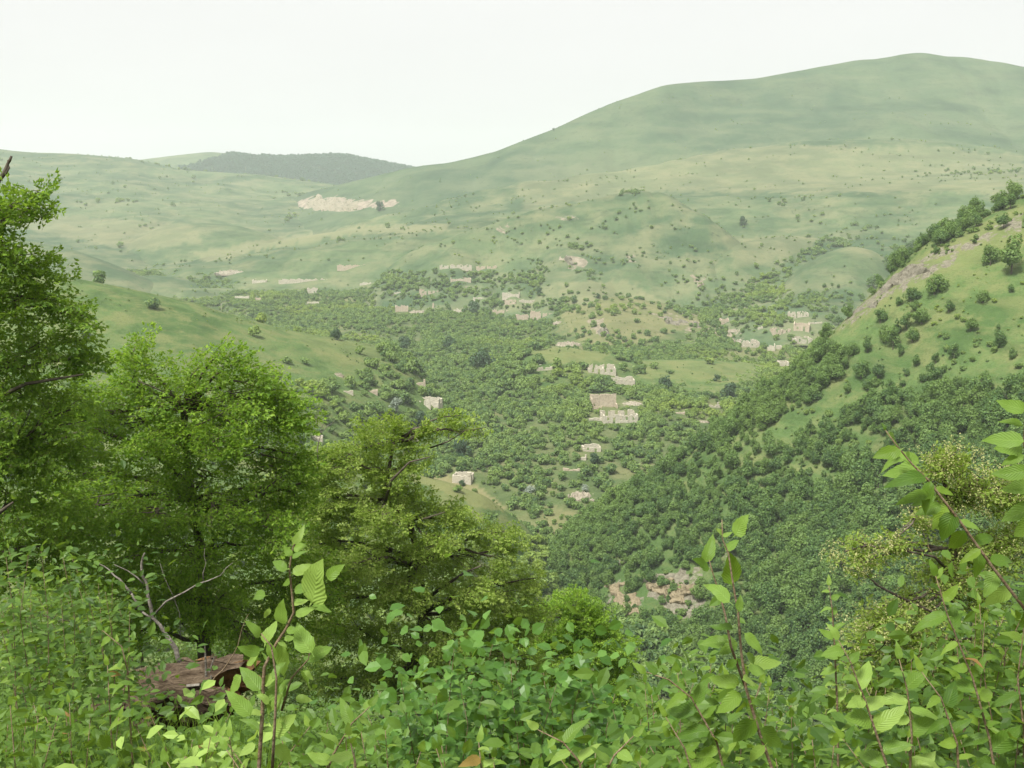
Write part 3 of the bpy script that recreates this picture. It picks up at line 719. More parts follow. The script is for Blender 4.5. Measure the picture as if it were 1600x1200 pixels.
# foreground trees hide this part of the picture
FG_MASK = [(-50, 260), (80, 290), (100, 430), (165, 480), (170, 560), (400, 540), (470, 620), (490, 680), (600, 640), (650, 650), (700, 770), (830, 830), (870, 930), (960, 950), (1000, 1010), (1010, 1100),
           (1300, 1120), (1600, 1000), (1700, 1300), (-50, 1300)]
RUINS = [
 # px, py base, width px, height px, style, openings, yaw, material, label
 (667, 636, 38, 15, 'box', 2, -12, 0, 'roofless pale ruin beside the silvery bush, its near wall split by a dark doorway'),
 (656, 604, 18, 10, 'corner', 0, 10, 1, 'small ruin corner with one taller pillar, just above the ruin by the silvery bush'),
 (583, 615, 14, 6, 'box', 0, 5, 1, 'low brownish wall stub left of the silvery bush'),
 (851, 579, 26, 8, 'box', 1, 15, 0, 'low broken house shell alone in bushes left of the grass field terrace'),
 (528, 587, 16, 6, 'rubble', 0, 0, 0, 'pale rubble heap at the end of the dark track on the left grass spur'),
 (542, 614, 20, 2, 'wall', 0, 8, 0, 'thin white line of wall in scrub below the left grass spur'),
 (628, 487, 20, 11, 'box', 1, 8, 1, 'square pinkish house shell at the edge of the yellow-green scrub'),
 (652, 489, 26, 5, 'rubble', 0, 0, 0, 'low rubble walls right beside the square pinkish house shell'),
 (677, 481, 5, 8, 'pillar', 0, 0, 1, 'single standing stone pillar in the yellow-green scrub'),
 (716, 488, 15, 7, 'corner', 0, -15, 0, 'little pale wall corner left of a rounded dark tree in the upper village'),
 (671, 460, 30, 8, 'box', 4, 8, 1, 'long shell with crumbled notched top in upper village middle'),
 (619, 460, 15, 4, 'wall', 0, 0, 0, 'short faint wall left of the notched long shell'),
 (488, 458, 16, 9, 'box', 2, 6, 0, 'small isolated square shell on the upper left of the village'),
 (474, 441, 76, 6, 'longwall', 0, 6, 0, 'longest pale straight wall at the village upper left'),
 (550, 419, 46, 6, 'longwall', 0, 3, 1, 'pinkish wall along the foot of the smooth mound'),
 (712, 419, 50, 6, 'longwall', 5, 3, 0, 'long notched wall line at the foot of the hill, upper centre'),
 (760, 420, 32, 5, 'longwall', 3, -3, 1, 'shorter wall continuing right of the long notched wall line'),
 (720, 439, 32, 5, 'box', 0, 3, 1, 'flat ruined shell on bare ground under the long notched wall line'),
 (748, 468, 18, 4, 'wall', 0, 5, 0, 'short pale wall at lower edge of the bare brown ground'),
 (798, 464, 27, 7, 'box', 0, -3, 0, 'wide pale shell, upper of two stacked on the slope right of the bare ground'),
 (797, 476, 17, 8, 'box', 1, -4, 1, 'boxy pinkish shell directly under the wide pale shell'),
 (825, 473, 28, 5, 'wall', 0, 10, 0, 'slanting pale wall right of the boxy pinkish shell'),
 (789, 488, 40, 5, 'longwall', 3, -4, 1, 'long low broken wall under the boxy pinkish shell'),
 (817, 500, 19, 9, 'box', 0, 8, 1, 'tan house corner at the right end of the long low broken wall'),
 (846, 497, 36, 11, 'box', 3, -6, 1, 'large double shell right of the tan house corner'),
 (873, 505, 18, 4, 'rubble', 0, 0, 0, 'white stone heap right of the large double shell'),
 (889, 541, 42, 9, 'rubble', 0, 0, 1, 'broad orange-tan rubble mound below the rock crag'),
 (941, 585, 44, 14, 'box', 4, 4, 0, 'long ruin with dark window gaps at the foot of the field terrace'),
 (975, 602, 35, 12, 'box', 0, 5, 0, 'plain windowless pale shell just below the ruin with window gaps'),
 (947, 640, 43, 22, 'big', 0, 6, 1, 'tallest ruin, big blank pinkish back wall standing open to the front'),
 (988, 632, 36, 5, 'rubble', 0, 0, 1, 'reddish rubble strip right of the tallest ruin'),
 (970, 661, 56, 18, 'box', 5, 6, 0, 'widest ruin with doorway and window openings, in front of the tallest ruin'),
 (931, 657, 22, 5, 'wall', 0, 5, 0, 'low pale yard wall joined to the left end of the widest ruin'),
 (925, 706, 29, 10, 'box', 2, 4, 0, 'lone shell right of the yellow bush patch in the lower village'),
 (909, 719, 14, 8, 'corner', 0, -10, 0, 'small white wall corner just below the lone shell by the yellow bushes'),
 (893, 736, 28, 5, 'wall', 1, -3, 1, 'narrow brown wall remnant below the small white wall corner'),
 (908, 777, 42, 9, 'rubble', 0, 0, 0, 'grey rubble of a house at the foot of the wooded hillside'),
 (1117, 637, 21, 8, 'corner', 1, 8, 0, 'pale wall end at the margin of the wooded hillside'),
 (1063, 647, 15, 3, 'wall', 0, 0, 1, 'tiny reddish wall in scrub left of the pale wall end'),
 (1100, 660, 20, 4, 'rubble', 0, 0, 0, 'low grey stones under the pale wall end beside the woods'),
 (1172, 543, 32, 12, 'box', 4, 9, 0, 'white-fronted shell with a row of small windows in the right part of the village'),
 (1205, 548, 12, 12, 'corner', 0, -10, 0, 'broken tall house corner right of the white-fronted shell'),
 (1218, 546, 8, 7, 'box', 0, 0, 0, 'tiny white hut shell right of the broken tall house corner'),
 (1225, 572, 16, 9, 'box', 2, 5, 0, 'little shell low against the wooded hillside edge'),
 (1222, 522, 27, 10, 'box', 3, 7, 1, 'reddish shell with dark window gaps above the white-fronted shell'),
 (1252, 517, 24, 12, 'gable', 2, -18, 1, 'gabled stone ruin right of the reddish shell'),
 (1256, 537, 28, 11, 'box', 2, 10, 0, 'pale shell half hidden by the wooded hillside crest'),
 (1250, 496, 28, 9, 'box', 5, 4, 0, 'topmost shell on the right with a row of notches'),
 (1274, 506, 22, 3, 'wall', 0, 8, 0, 'faint white wall at the hillside crest right of the topmost shell'),
 (1133, 505, 13, 7, 'gable', 0, 10, 1, 'tiny gabled hut ruin alone on the slope'),
 (1147, 518, 18, 5, 'rubble', 0, 0, 0, 'pale stone pile under the tiny gabled hut ruin'),
 (1188, 514, 8, 4, 'corner', 0, 0, 0, 'very small white wall corner left of the reddish shell'),
 (721, 756, 31, 17, 'bighouse', 0, -12, 0, 'blank-walled cream house shell on the dry spur, a chimney stub at its right end'),
 (405, 442, 22, 6, 'box', 0, 3, 0, 'flat pale shell left of the longest straight wall'),
 (363, 427, 54, 6, 'rubble', 0, 0, 0, 'long scatter of white stones at the far left of the village'),
 (489, 474, 19, 3, 'wall', 0, 4, 0, 'thin wall line below the small isolated square shell'),
 (403, 469, 9, 4, 'box', 0, 0, 1, 'tiny tan shell in bushes at the village left'),
 (378, 466, 24, 4, 'wall', 0, -12, 0, 'slanting white wall fragment left of the tiny tan shell'),
 (571, 445, 18, 4, 'wall', 0, -4, 0, 'short white wall in scrub below the pinkish mound-foot wall'),
 (496, 690, 16, 10, 'box', 0, 5, 0, 'cream shell showing above the bright foreground tree'),
 (648, 691, 18, 10, 'box', 1, 5, 0, 'cream shell peeking over the olive foreground tree'),
]

def ruin_wall(mb, L, H, T, openings, seed, rag=0.25, gable=False, yoff=0.0, x0=0.0):
    """a wall along X with a broken top and real openings"""
    g = random.Random(seed)
    cuts = sorted(set([0, L] + [c for o in openings for c in (o[0], o[1])] + [L * (i + g.uniform(-.25, .25)) / max(2, int(L / 1.1)) for i in range(1, max(2, int(L / 1.1)))]))
    cuts = [c for i, c in enumerate(cuts) if i == 0 or c - cuts[i - 1] > 0.12]
    hv = lambda x: H * (1 - rag * 0.5 * (1 + math.sin(x * 0.9 + seed) * 0.6 + g.uniform(-.9, .7))) + (0.45 * H * max(0, 1 - abs(x / L - .5) * 2) if gable else 0)
    hs = [hv(c) for c in cuts]
    for i in range(len(cuts) - 1):
        a, b = cuts[i], cuts[i + 1]; m = (a + b) / 2
        h0, h1 = hs[i], (hs[i + 1] if g.random() < .6 else hs[i] * g.uniform(.86, 1.0))
        op = next((o for o in openings if o[0] - .01 <= m <= o[1] + .01), None)
        if op is None:
            mb.box(x0 + a, x0 + b, yoff, yoff + T, -2.5, h0, h1)
        else:
            if op[2] > 0: mb.box(x0 + a, x0 + b, yoff, yoff + T, -2.5, op[2])
            if op[3] < min(h0, h1) - 0.25 and g.random() < .7: mb.box(x0 + a, x0 + b, yoff, yoff + T, op[3], h0, h1)

def make_ruin(i, r):
    px, py, wpx, hpx, style, nop, yaw, mi, label = r
    h = hit(px, py)
    if h is None: return
    p = h[0]; D = p.y
    W = wpx * D / F; H = max(1.0, hpx * D / F) * 0.98
    mat = (M_STONE, M_STONE_RED)[mi]
    cat = {'box': 'ruined house', 'big': 'ruined house', 'bighouse': 'ruined house', 'gable': 'ruined house', 'corner': 'ruined wall', 'wall': 'ruined wall',
           'longwall': 'ruined wall', 'pillar': 'pillar', 'rubble': 'rubble'}[style]
    nm = {'ruined house': 'ruined_house', 'ruined wall': 'ruined_wall', 'pillar': 'stone_pillar', 'rubble': 'rubble_heap'}[cat]
    ya = math.radians(yaw)
    T = 0.55
    g = random.Random(i * 13 + 5)
    def ops(L, n, H):
        o = []
        for k in range(n):
            c = L * (k + .7 + g.uniform(-.1, .1)) / (n + .4); ww = min(1.3, L / (n + 1) * .42)
            door = (k == 1)
            o.append((c - ww / 2, c + ww / 2, 0 if door else H * .30, H * .80))
        return o
    R = Matrix.Rotation(ya, 4, 'Z')
    def part(build, off, rz, name='wall', root=None, m=mat):
        b = MB(); build(b)
        o = link(name, b.mesh(name, m), root)
        o.matrix_local = Matrix.Translation(off) @ Matrix.Rotation(rz, 4, 'Z')
        return o
    if style in ('box', 'gable', 'big', 'bighouse'):
        e = empty(nm, p, label, cat, None); e.rotation_euler = (0, 0, ya)
        dep = min(W * .62, 8.0)
        if style == 'gable': dep = W * .7
        fh = {'box': .78, 'gable': .72, 'big': .28, 'bighouse': .85}[style]
        rag = {'box': .28, 'gable': .12, 'big': .04, 'bighouse': .10}[style]
        if style == 'big':
            part(lambda b: ruin_wall(b, W, H * .95, T, [], i, .03), (-W / 2, dep, 0), 0, root=e)
            part(lambda b: ruin_wall(b, W * .35, H * .30, T, [], i + 1, .5), (-W / 2, 0, 0), 0, root=e)
            part(lambda b: ruin_wall(b, dep - .01, H * .85, T * .8, [], i + 2, .25), (-W / 2 + T * .8, 0.6, 0), math.pi / 2, root=e)
            part(lambda b: ruin_wall(b, dep * .5, H * .4, T, [], i + 3, .5), (W / 2, dep * .45, 0), math.pi / 2, root=e)
        else:
            part(lambda b: ruin_wall(b, W, H * fh, T, ops(W, nop, H * fh), i, rag, gable=False), (-W / 2, 0, 0), 0, root=e)
            part(lambda b: ruin_wall(b, W, H * .92, T, ops(W, max(0, nop - 2), H), i + 50, rag), (-W / 2, dep, 0), 0, root=e)
            for s, xx in ((0, -W / 2 + T), (1, W / 2)):
                part(lambda b: ruin_wall(b, dep - T - .02, H * .86, T, ops(dep, 1 if dep > 4 else 0, H), i + 60 + s, rag, gable=style == 'gable'), (xx, T + .01, 0), math.pi / 2, root=e)
            if nop > 2:
                part(lambda b: ruin_wall(b, dep - T * 1.1, H * .66, T, [], i + 80, .5), (W * .1, T + .02, 0), math.pi / 2, root=e)
            if style == 'bighouse':
                def ch(b): b.box(0, 1.3, 0, 1.0, 0, 1.1)
                part(ch, (W / 2 - 1.35, -0.003, H * .84), 0, name='chimney', root=e)
        return e
    b = MB()
    if style in ('wall', 'longwall'):
        ruin_wall(b, W, H, T * 1.3, ops(W, nop, H), i, .45)
        if style == 'longwall':
            # a row of abutting low rooms behind
            pass
        me = b.mesh(nm, mat)
    elif style == 'corner':
        e = empty(nm, p, label, cat); e.rotation_euler = (0, 0, ya)
        part(lambda b: ruin_wall(b, W, H * .9, T, ops(W, nop, H), i, .6), (-W / 2, 0, 0), 0, root=e)
        part(lambda b: ruin_wall(b, W * .6, H * 1.05, T, [], i + 3, .35), (W / 2, T + .01, 0), math.pi / 2, root=e)
        return e
    elif style == 'pillar':
        b.tube([(0, 0, -1), (0, 0, 0), (.1, 0, H * .6), (.05, 0, H)], [W * .36, W * .34, W * .28, W * .22], 5)
        me = b.mesh(nm, mat)
    else:
        # heap: a lumpy mound of stones, one body
        n = 40; xs = np.linspace(-1, 1, n); X, Y = np.meshgrid(xs, xs)
        rr = np.clip(1 - X**2 - Y**2, 0, 1)
        edge = np.clip(rr * 2.2 + 1.3 * fbm(X * 4 + i, Y * 4, 3, i + 3) - .15, 0, 1)
        Z = edge * (0.15 + 1.0 * ridged(X * 5 + i, Y * 5, 3, i) ** 3 + .4 * np.abs(vnoise(X * 9, Y * 9, i))) * H * .85 - 0.35 - 1.6 * (edge <= 0.02)
        Vv = np.stack([X * W / 2, Y * min(W / 2, 5) + min(W / 2, 5) * .3, Z], -1).reshape(-1, 3)
        ii = np.arange(n * n).reshape(n, n)
        qq = np.stack([ii[:-1, :-1], ii[:-1, 1:], ii[1:, 1:], ii[1:, :-1]], -1).reshape(-1, 4)
        me = mesh_np(nm, Vv, quads=qq, mats=[M_RUBBLE], smooth=False)
    o = link(nm, me, label=label, category=cat)
    o.location = p; o.rotation_euler = (0, 0, ya)
    if style in ('wall', 'longwall'):
        o.location = Vector(p) + R @ Vector((-W / 2, 0, 0))
    return o
for i, r in enumerate(RUINS): make_ruin(i, r)

# concrete post standing in the scrub
for px, py, hpx, label in ((346, 486, 12, 'thin pale post standing in scrub above the left grass spur'), (1212, 494, 9, 'thin pale post in bushes left of the topmost right shell')):
    h = hit(px, py)
    b = MB(); H = hpx * h[0].y / F; b.tube([(0, 0, -1), (0, 0, H * .5), (0.05, 0, H)], [.28, .24, .2], 6)
    o = link('post', b.mesh('post', M_STONE), label=label, category='post'); o.location = h[0]

# ---- rock outcrops and scree, real relief on the slopes
def outcrop(name, poly, size, label, cat, mat, sharp=1.0, dens=1.0, amp=1.0, cut=-.16):
    xs = [p[0] for p in poly]; ys = [p[1] for p in poly]
    step = max(1.3, (max(xs) - min(xs)) / 70 / dens)
    X = np.arange(min(xs) - 3, max(xs) + 3, step); Y = np.arange(min(ys) - 3, max(ys) + 3, step * .8)
    G = -np.ones((len(Y), len(X)), int); V = []
    c = hit(sum(xs) / len(xs), sum(ys) / len(ys)); s0 = size; holes = 0
    for a, yy in enumerate(Y):
        for b, xx in enumerate(X):
            h = hit(xx, yy)
            if h is None or h[2] != c[2]: continue
            G[a, b] = len(V); V.append(h[0])
    V = np.array(V); PX, PY = project(V)
    ins = inpoly(PX + 16 * fbm(V[:, 0] / (s0 * 2), V[:, 2] / (s0 * 2), 3, 1), PY + 11 * fbm(V[:, 0] / (s0 * 2), V[:, 2] / (s0 * 2), 3, 2), poly).astype(float)
    ins = ins * (fbm(V[:, 0] / (s0 * 1.5), (V[:, 1] + V[:, 2]) / (s0 * 1.5), 3, 41) > cut)
    gi = np.zeros(G.shape, bool); okk = G >= 0; gi[okk] = ins[G[okk]] > 0
    best = set(); left = set(zip(*np.where(gi)))
    while left:
        st = [left.pop()]; comp = set(st)
        while st:
            a_, b_ = st.pop()
            for q_ in ((a_ + 1, b_), (a_ - 1, b_), (a_, b_ + 1), (a_, b_ - 1)):
                if q_ in left: left.discard(q_); comp.add(q_); st.append(q_)
        if len(comp) > len(best): best = comp
    keepi = {int(G[q_]) for q_ in best}
    ins = np.array([1.0 if i_ in keepi else 0.0 for i_ in range(len(V))])
    # soften the rim
    grid = np.zeros(G.shape); ok = G >= 0; grid[ok] = ins[G[ok]]
    for _ in range(3):
        g2 = np.pad(grid, 1, mode='edge'); grid = (g2[:-2, 1:-1] + g2[2:, 1:-1] + g2[1:-1, :-2] + g2[1:-1, 2:] + grid) / 5
    rim = np.zeros(len(V)); rim[G[ok]] = grid[ok]
    s = size
    dx = ridged((V[:, 0] + V[:, 2] * .7) / s, (V[:, 1] + V[:, 2]) / s, 4, 5) ** 1.5
    blk = np.abs(vnoise(V[:, 0] / s * 2.3, V[:, 2] / s * 2.3, 8))
    # keep one connected body
    hgt = (dx * 1.3 - .25 + blk * .7 * sharp) * s * .45 * amp
    V2 = V + np.array([-0.1, -.75, .65])[None] * (hgt * rim - (1 - rim) * 1.3)[:, None]
    qq = [(G[a, b], G[a, b + 1], G[a + 1, b + 1], G[a + 1, b]) for a in range(len(Y) - 1) for b in range(len(X) - 1)
          if min(G[a, b], G[a, b + 1], G[a + 1, b + 1], G[a + 1, b]) >= 0 and max(grid[a, b], grid[a + 1, b + 1]) > .05]
    # faces that hang together
    par = list(range(len(V)))
    def find(i_):
        while par[i_] != i_: par[i_] = par[par[i_]]; i_ = par[i_]
        return i_
    for f_ in qq:
        for v_ in f_[1:]: par[find(v_)] = find(f_[0])
    cnt = {}
    for f_ in qq: cnt[find(f_[0])] = cnt.get(find(f_[0]), 0) + 1
    top_ = max(cnt, key=cnt.get); qq = [f_ for f_ in qq if find(f_[0]) == top_]
    used = sorted({v_ for f_ in qq for v_ in f_}); rm = {v_: i_ for i_, v_ in enumerate(used)}
    qq = [tuple(rm[v_] for v_ in f_) for f_ in qq]; V2 = V2[used]
    org = V2.mean(0)
    o = link(name, mesh_np(name, V2 - org, quads=qq, mats=[mat], smooth=False), label=label, category=cat)
    o.location = org
    return o
outcrop('scree', [(1008,912),(1032,897),(1060,893),(1098,900),(1100,948),(1074,972),(1046,948),(1020,930)], 2.6, 'large bare orange-tan scree scar low on the wooded hillside', 'scree', M_SCREE)
outcrop('scree', [(944,912),(968,903),(994,910),(1000,930),(990,965),(965,945)], 2.2, 'smaller patchy brown scree left of the large scree scar', 'scree', M_SCREE, amp=.8)
outcrop('rock_outcrop', [(1375,476),(1400,448),(1450,425),(1440,408),(1400,420),(1360,455)], 4.0, 'slanting pale rock ledge in the bare crest strip of the right hillside', 'rock outcrop', M_ROCK)
outcrop('rock_outcrop', [(1305,520),(1335,500),(1365,488),(1372,474),(1340,484),(1312,505)], 3.5, 'grey brown rock ledge at the lower end of the bare crest strip', 'rock outcrop', M_ROCK)
outcrop('rock_outcrop', [(918,502),(935,494),(946,500),(950,522),(936,530),(925,515)], 7, 'dark craggy rock tower on the knoll in the village', 'rock outcrop', M_ROCK, amp=1.3)
outcrop('rock_outcrop', [(1035,492),(1060,484),(1080,488),(1100,512),(1080,520),(1060,505),(1040,505)], 7, 'broken rock face on the right flank of the village knoll', 'rock outcrop', M_ROCK)
outcrop('rock_outcrop', [(1118,518),(1142,528),(1150,545),(1132,545),(1120,532)], 5, 'pale smooth rock below the tiny gabled hut ruin', 'rock outcrop', M_QUARRY)
outcrop('rock_outcrop', [(880,402),(905,398),(918,404),(914,416),(898,424),(884,414)], 9, 'light pinkish crag on the rocky grass hill', 'rock outcrop', M_ROCK)
outcrop('rock_outcrop', [(1078,430),(1096,436),(1100,444),(1088,446)], 6, 'small bright stone slide right of the light pinkish crag', 'rock outcrop', M_QUARRY)
outcrop('quarry_face', [(470,322),(492,310),(520,306),(540,312),(555,316),(600,311),(622,312),(612,318),(585,322),(560,328),(530,326),(500,329)], 14, 'long white quarry scar in the far grassland', 'quarry', M_QUARRY, amp=.9, cut=-.06)

# ---- single trees that stand out
NOTABLE = [
 # px, py centre, width px, crown set, label
 (755, 562, 48, 'D', 'big dark rounded tree in the middle of the valley scrub'),
 (1038, 598, 30, 'D', 'dark round tree right of the plain windowless ruin'),
 (1140, 612, 36, 'D', 'dark spreading tree at the right end of the grass field'),
 (720, 702, 42, 'D', 'large dark tree just above the olive foreground tree'),
 (656, 655, 34, 'D', 'dark tree in front of the ruin by the silvery bush'),
 (928, 716, 22, 'D', 'small dark tree against the lone shell'),
 (701, 534, 26, 'D', 'dark bush on the crest right of the left grass spur'),
 (632, 537, 30, 'S2', 'mid green rounded bush at the tip of the left grass spur'),
 (527, 521, 24, 'D', 'dark bush on the skyline of the left grass spur'),
 (472, 512, 14, 'D', 'narrow dark bush left of the bush on the grass spur skyline'),
 (619, 632, 30, 'V', 'silvery grey rounded bush beside the split-wall ruin'),
 (828, 768, 28, 'V', 'silvery grey bush deep in the lower village scrub'),
 (913, 762, 16, 'V', 'small silvery bush growing out of grey rubble'),
 (740, 482, 30, 'D', 'rounded dark tree in the upper village near the little pale corner'),
 (593, 322, 18, 'D', 'dark tree standing in front of the white quarry scar'),
 (842, 455, 16, 'D', 'small round tree on the slope above the village centre'),
 (722, 754, 12, 'D', 'small bush in front of the cream house shell on the spur'),
 (865, 202, 5, 'D', 'tiny lone tree on the skyline of the mountain ridge'),
 (770, 233, 5, 'D', 'second tiny tree lower on the mountain skyline'),
 (934, 462, 10, 'D', 'tiny bush above the dark crag'),
 (1160, 345, 18, 'D', 'bush clump at the right end of the rocky hill'),
 (1120, 590, 14, 'D', 'small bush on the grass field'),
 # right hillside
 (1517, 503, 34, 'H', 'lone dark round bush in the open grass of the right hillside'),
 (1490, 551, 28, 'H', 'smaller dark round bush below the lone one on open grass'),
 (1375, 490, 36, 'H', 'rounded tree on the pale rock ledge of the hillside'),
 (1423, 458, 30, 'H', 'round tree above the tree on the rock ledge'),
 (1462, 390, 16, 'H', 'tiny tree near the top of the bare crest strip'),
 (1580, 402, 62, 'H', 'largest dark tree near the right edge of the picture'),
 (1547, 400, 36, 'H', 'tree touching the left side of the largest dark tree'),
 (1568, 345, 30, 'H', 'tree under the crest at the upper right edge'),
 (1522, 376, 13, 'H', 'very small tree left of the largest dark tree'),
 (1535, 462, 28, 'H', 'tree upslope right of the lone dark round bush'),
 (1460, 442, 44, 'H', 'wide tree in the middle of the upper hillside band'),
 (1482, 478, 24, 'H', 'narrow tree under the wide upper band tree'),
]
def place_notable(px, py, wpx, kind, label):
    base_py = py + wpx * .42
    h = hit(px, base_py)
    if h is None: return None
    p = h[0]; W = wpx * p.y / F
    cr, nat = {'D': (DARK, 7.6), 'H': (HILL, 6.2), 'V': (SILV, 7.0), 'S2': (DARK, 7.6)}[kind]
    k = random.randrange(len(cr))
    s = W / nat
    e = copy_tree(cr[k], HILL_TR[k % 3], p, s, random.uniform(0, 6.28), label, 'tree' if wpx > 20 else 'bush', name='tree' if wpx > 20 else 'bush')
    return e
for a in NOTABLE: place_notable(*a)
OPEN_BUSHES = [(1432,562,22),(1455,583,34),(1540,592,30),(1580,590,26),(1580,552,22),(1495,598,26),(1390,602,22),(1372,577,34),(1345,577,36),(1440,492,34),(1416,504,30),(1380,518,26),(1395,532,34),
 (1325,606,20),(1420,632,40),(1450,640,44),(1476,652,36),(1402,648,30),(1400,402,34),(1425,385,26),(1470,367,34),(1525,342,30),(1500,352,22),(1578,312,36),(1325,487,26),(1345,462,20),(1365,440,28),(1386,412,26),
 (1560,320,24),(1310,500,20),(1362,455,16),(1540,640,44),(1580,650,46),(1512,640,30),(1430,478,22),(1404,470,18),(1355,600,24),(1462,560,20),(1415,580,20),(1580,450,16),(1560,510,12),(1300,540,30),(1315,560,34),(1330,545,28),(1355,540,26),
 (1405,548,22),(1425,525,26),(1290,575,30),(1440,590,18),(1520,560,12)]
for px, py, wp in OPEN_BUSHES:
    h = hit(px, py + wp * .42)
    if h is None: continue
    k = random.randrange(5)
    copy_tree(HILL[k], HILL_TR[k % 3], h[0], wp * h[0].y / F / 6.2, random.uniform(0, 6.28), 'dark green bush or small tree scattered on the open grass of the upper right hillside', 'tree', 'trees scattered on the open upper hillside', sz=random.uniform(.9, 1.15))

# ---- woods and scrub
def instancer(name, P, S, Rz, idx, objs, label, zs=None):
    gz = np.random.default_rng(len(P)).uniform(.78, 1.25, len(P))
    """uncountable mass: copies of a few plants over one mesh of points"""
    me = bpy.data.meshes.new(name)
    me.vertices.add(len(P)); me.vertices.foreach_set('co', np.asarray(P, np.float32).ravel())
    for an, A, ty in (('sc', S, 'FLOAT'), ('scz', np.asarray(S) * gz, 'FLOAT'), ('rz', Rz, 'FLOAT'), ('pick', idx, 'INT')):
        a = me.attributes.new(an, ty, 'POINT'); a.data.foreach_set('value', np.asarray(A, np.float32 if ty == 'FLOAT' else np.int32))
    o = link(name, me, kind='stuff', label=label)
    ng = bpy.data.node_groups.new(name, 'GeometryNodeTree')
    ng.interface.new_socket('Geometry', in_out='INPUT', socket_type='NodeSocketGeometry')
    ng.interface.new_socket('Geometry', in_out='OUTPUT', socket_type='NodeSocketGeometry')
    n = ng.nodes; l = ng.links
    gi = n.new('NodeGroupInput'); go = n.new('NodeGroupOutput')
    mp = n.new('GeometryNodeMeshToPoints'); l.new(gi.outputs[0], mp.inputs[0])
    iop = n.new('GeometryNodeInstanceOnPoints')
    l.new(mp.outputs[0], iop.inputs['Points'])
    jg = n.new('GeometryNodeJoinGeometry')
    for ob in reversed(objs):
        oi = n.new('GeometryNodeObjectInfo'); oi.inputs['Object'].default_value = ob; oi.transform_space = 'ORIGINAL'
        oi.inputs['As Instance'].default_value = True
        l.new(oi.outputs['Geometry'], jg.inputs[0])
    l.new(jg.outputs[0], iop.inputs['Instance'])
    iop.inputs['Pick Instance'].default_value = True
    def attr(nm, ty):
        a = n.new('GeometryNodeInputNamedAttribute'); a.data_type = ty; a.inputs[0].default_value = nm
        return a.outputs[0]
    l.new(attr('pick', 'INT'), iop.inputs['Instance Index'])
    sv = n.new('ShaderNodeCombineXYZ'); sa = attr('sc', 'FLOAT'); l.new(sa, sv.inputs[0]); l.new(sa, sv.inputs[1]); l.new(attr('scz', 'FLOAT'), sv.inputs[2])
    l.new(sv.outputs[0], iop.inputs['Scale'])
    cx = n.new('ShaderNodeCombineXYZ'); l.new(attr('rz', 'FLOAT'), cx.inputs[2])
    l.new(cx.outputs[0], iop.inputs['Rotation'])
    l.new(iop.outputs[0], go.inputs[0])
    md = o.modifiers.new('scatter', 'NODES'); md.node_group = ng
    return o

def clear_of_ruins(px, py, D, hgt):
    ok = np.ones(len(px), bool)
    hp = hgt * F / D
    for r in RUINS:
        ok &= ~((np.abs(px - r[0]) < r[2] / 2 + hp * .25) & (py > r[1] - r[3] * 1.1) & (py < r[1] + hp * .76))
    return ok

g = np.random.default_rng(3)
# right hillside
P, px, py = samples('steep wooded hillside on the right', 0.30, g)
OPEN = [[(1395,425),(1700,240),(1700,600),(1560,620),(1500,608),(1480,600),(1350,640),(1290,660),(1215,700),(1165,695),(1240,640),(1305,600),(1330,565),(1300,535),(1285,515),(1340,470)],
        [(1340,705),(1440,690),(1400,730),(1340,735)], [(1120,705),(1190,690),(1230,720),(1150,735)], [(1240,745),(1330,735),(1350,760),(1250,775)],
        [(1190,770),(1230,770),(1240,820),(1200,830)], [(845,800),(905,790),(890,870),(850,880)], [(1010,885),(1105,885),(1110,972),(1060,985),(1005,930)],
        [(940,900),(1010,900),(1010,960),(985,985),(940,950)], [(1200,1040),(1290,1030),(1300,1110),(1200,1110)], [(1020,745),(1060,720),(1065,735),(1030,760)]]
dn = np.full(len(P), 0.85)
for k, O in enumerate(OPEN): dn[inpoly(px + 14 * fbm(P[:, 0] / 12, P[:, 1] / 12, 2, 5), py + 10 * fbm(P[:, 0] / 12, P[:, 1] / 12, 2, 6), O)] = 0.008 if k == 0 else (.16 if k in (6, 7) else .62)
pn = fbm(P[:, 0] / 26, P[:, 1] / 26 + P[:, 2] / 26, 3, 77)
dn *= np.clip(0.95 + 1.8 * pn, 0.50, 1.0) + 0.35 * (py > 760)
keep = g.random(len(P)) < dn
hillP, hpx, hpy = P[keep], px[keep], py[keep]
hs = (.42 + .72 * g.random(len(hillP)) ** 1.5) * (1 + .25 * fbm(hillP[:, 0] / 40, hillP[:, 1] / 40, 2, 3)) * 1.0
hk = clear_of_ruins(hpx, hpy, hillP[:, 1], 5 * hs)
hillP, hpx, hpy, hs = hillP[hk], hpx[hk], hpy[hk], hs[hk]
hpz = hillP.copy(); hpz[:, 2] -= .3
inview = (hpx > 5) & (hpx < 1595) & (hpy > 0) & (hpy < 1150) & ~inpoly(hpx, hpy, FG_MASK)
cand = np.where(inview)[0]
dist = np.linalg.norm(hillP[cand], axis=1) / hs[cand]
cand = cand[np.argsort(dist)]
sel = []
vis = seen(hillP[cand[:700]], 4.0)
sel = [c for c, v in zip(cand[:700], vis) if v][:215]
selset = np.zeros(len(hillP), bool); selset[sel] = True
hrz = g.uniform(0, 6.28, len(hillP)); hix = g.integers(0, 7, len(hillP))
HOBJ = {}
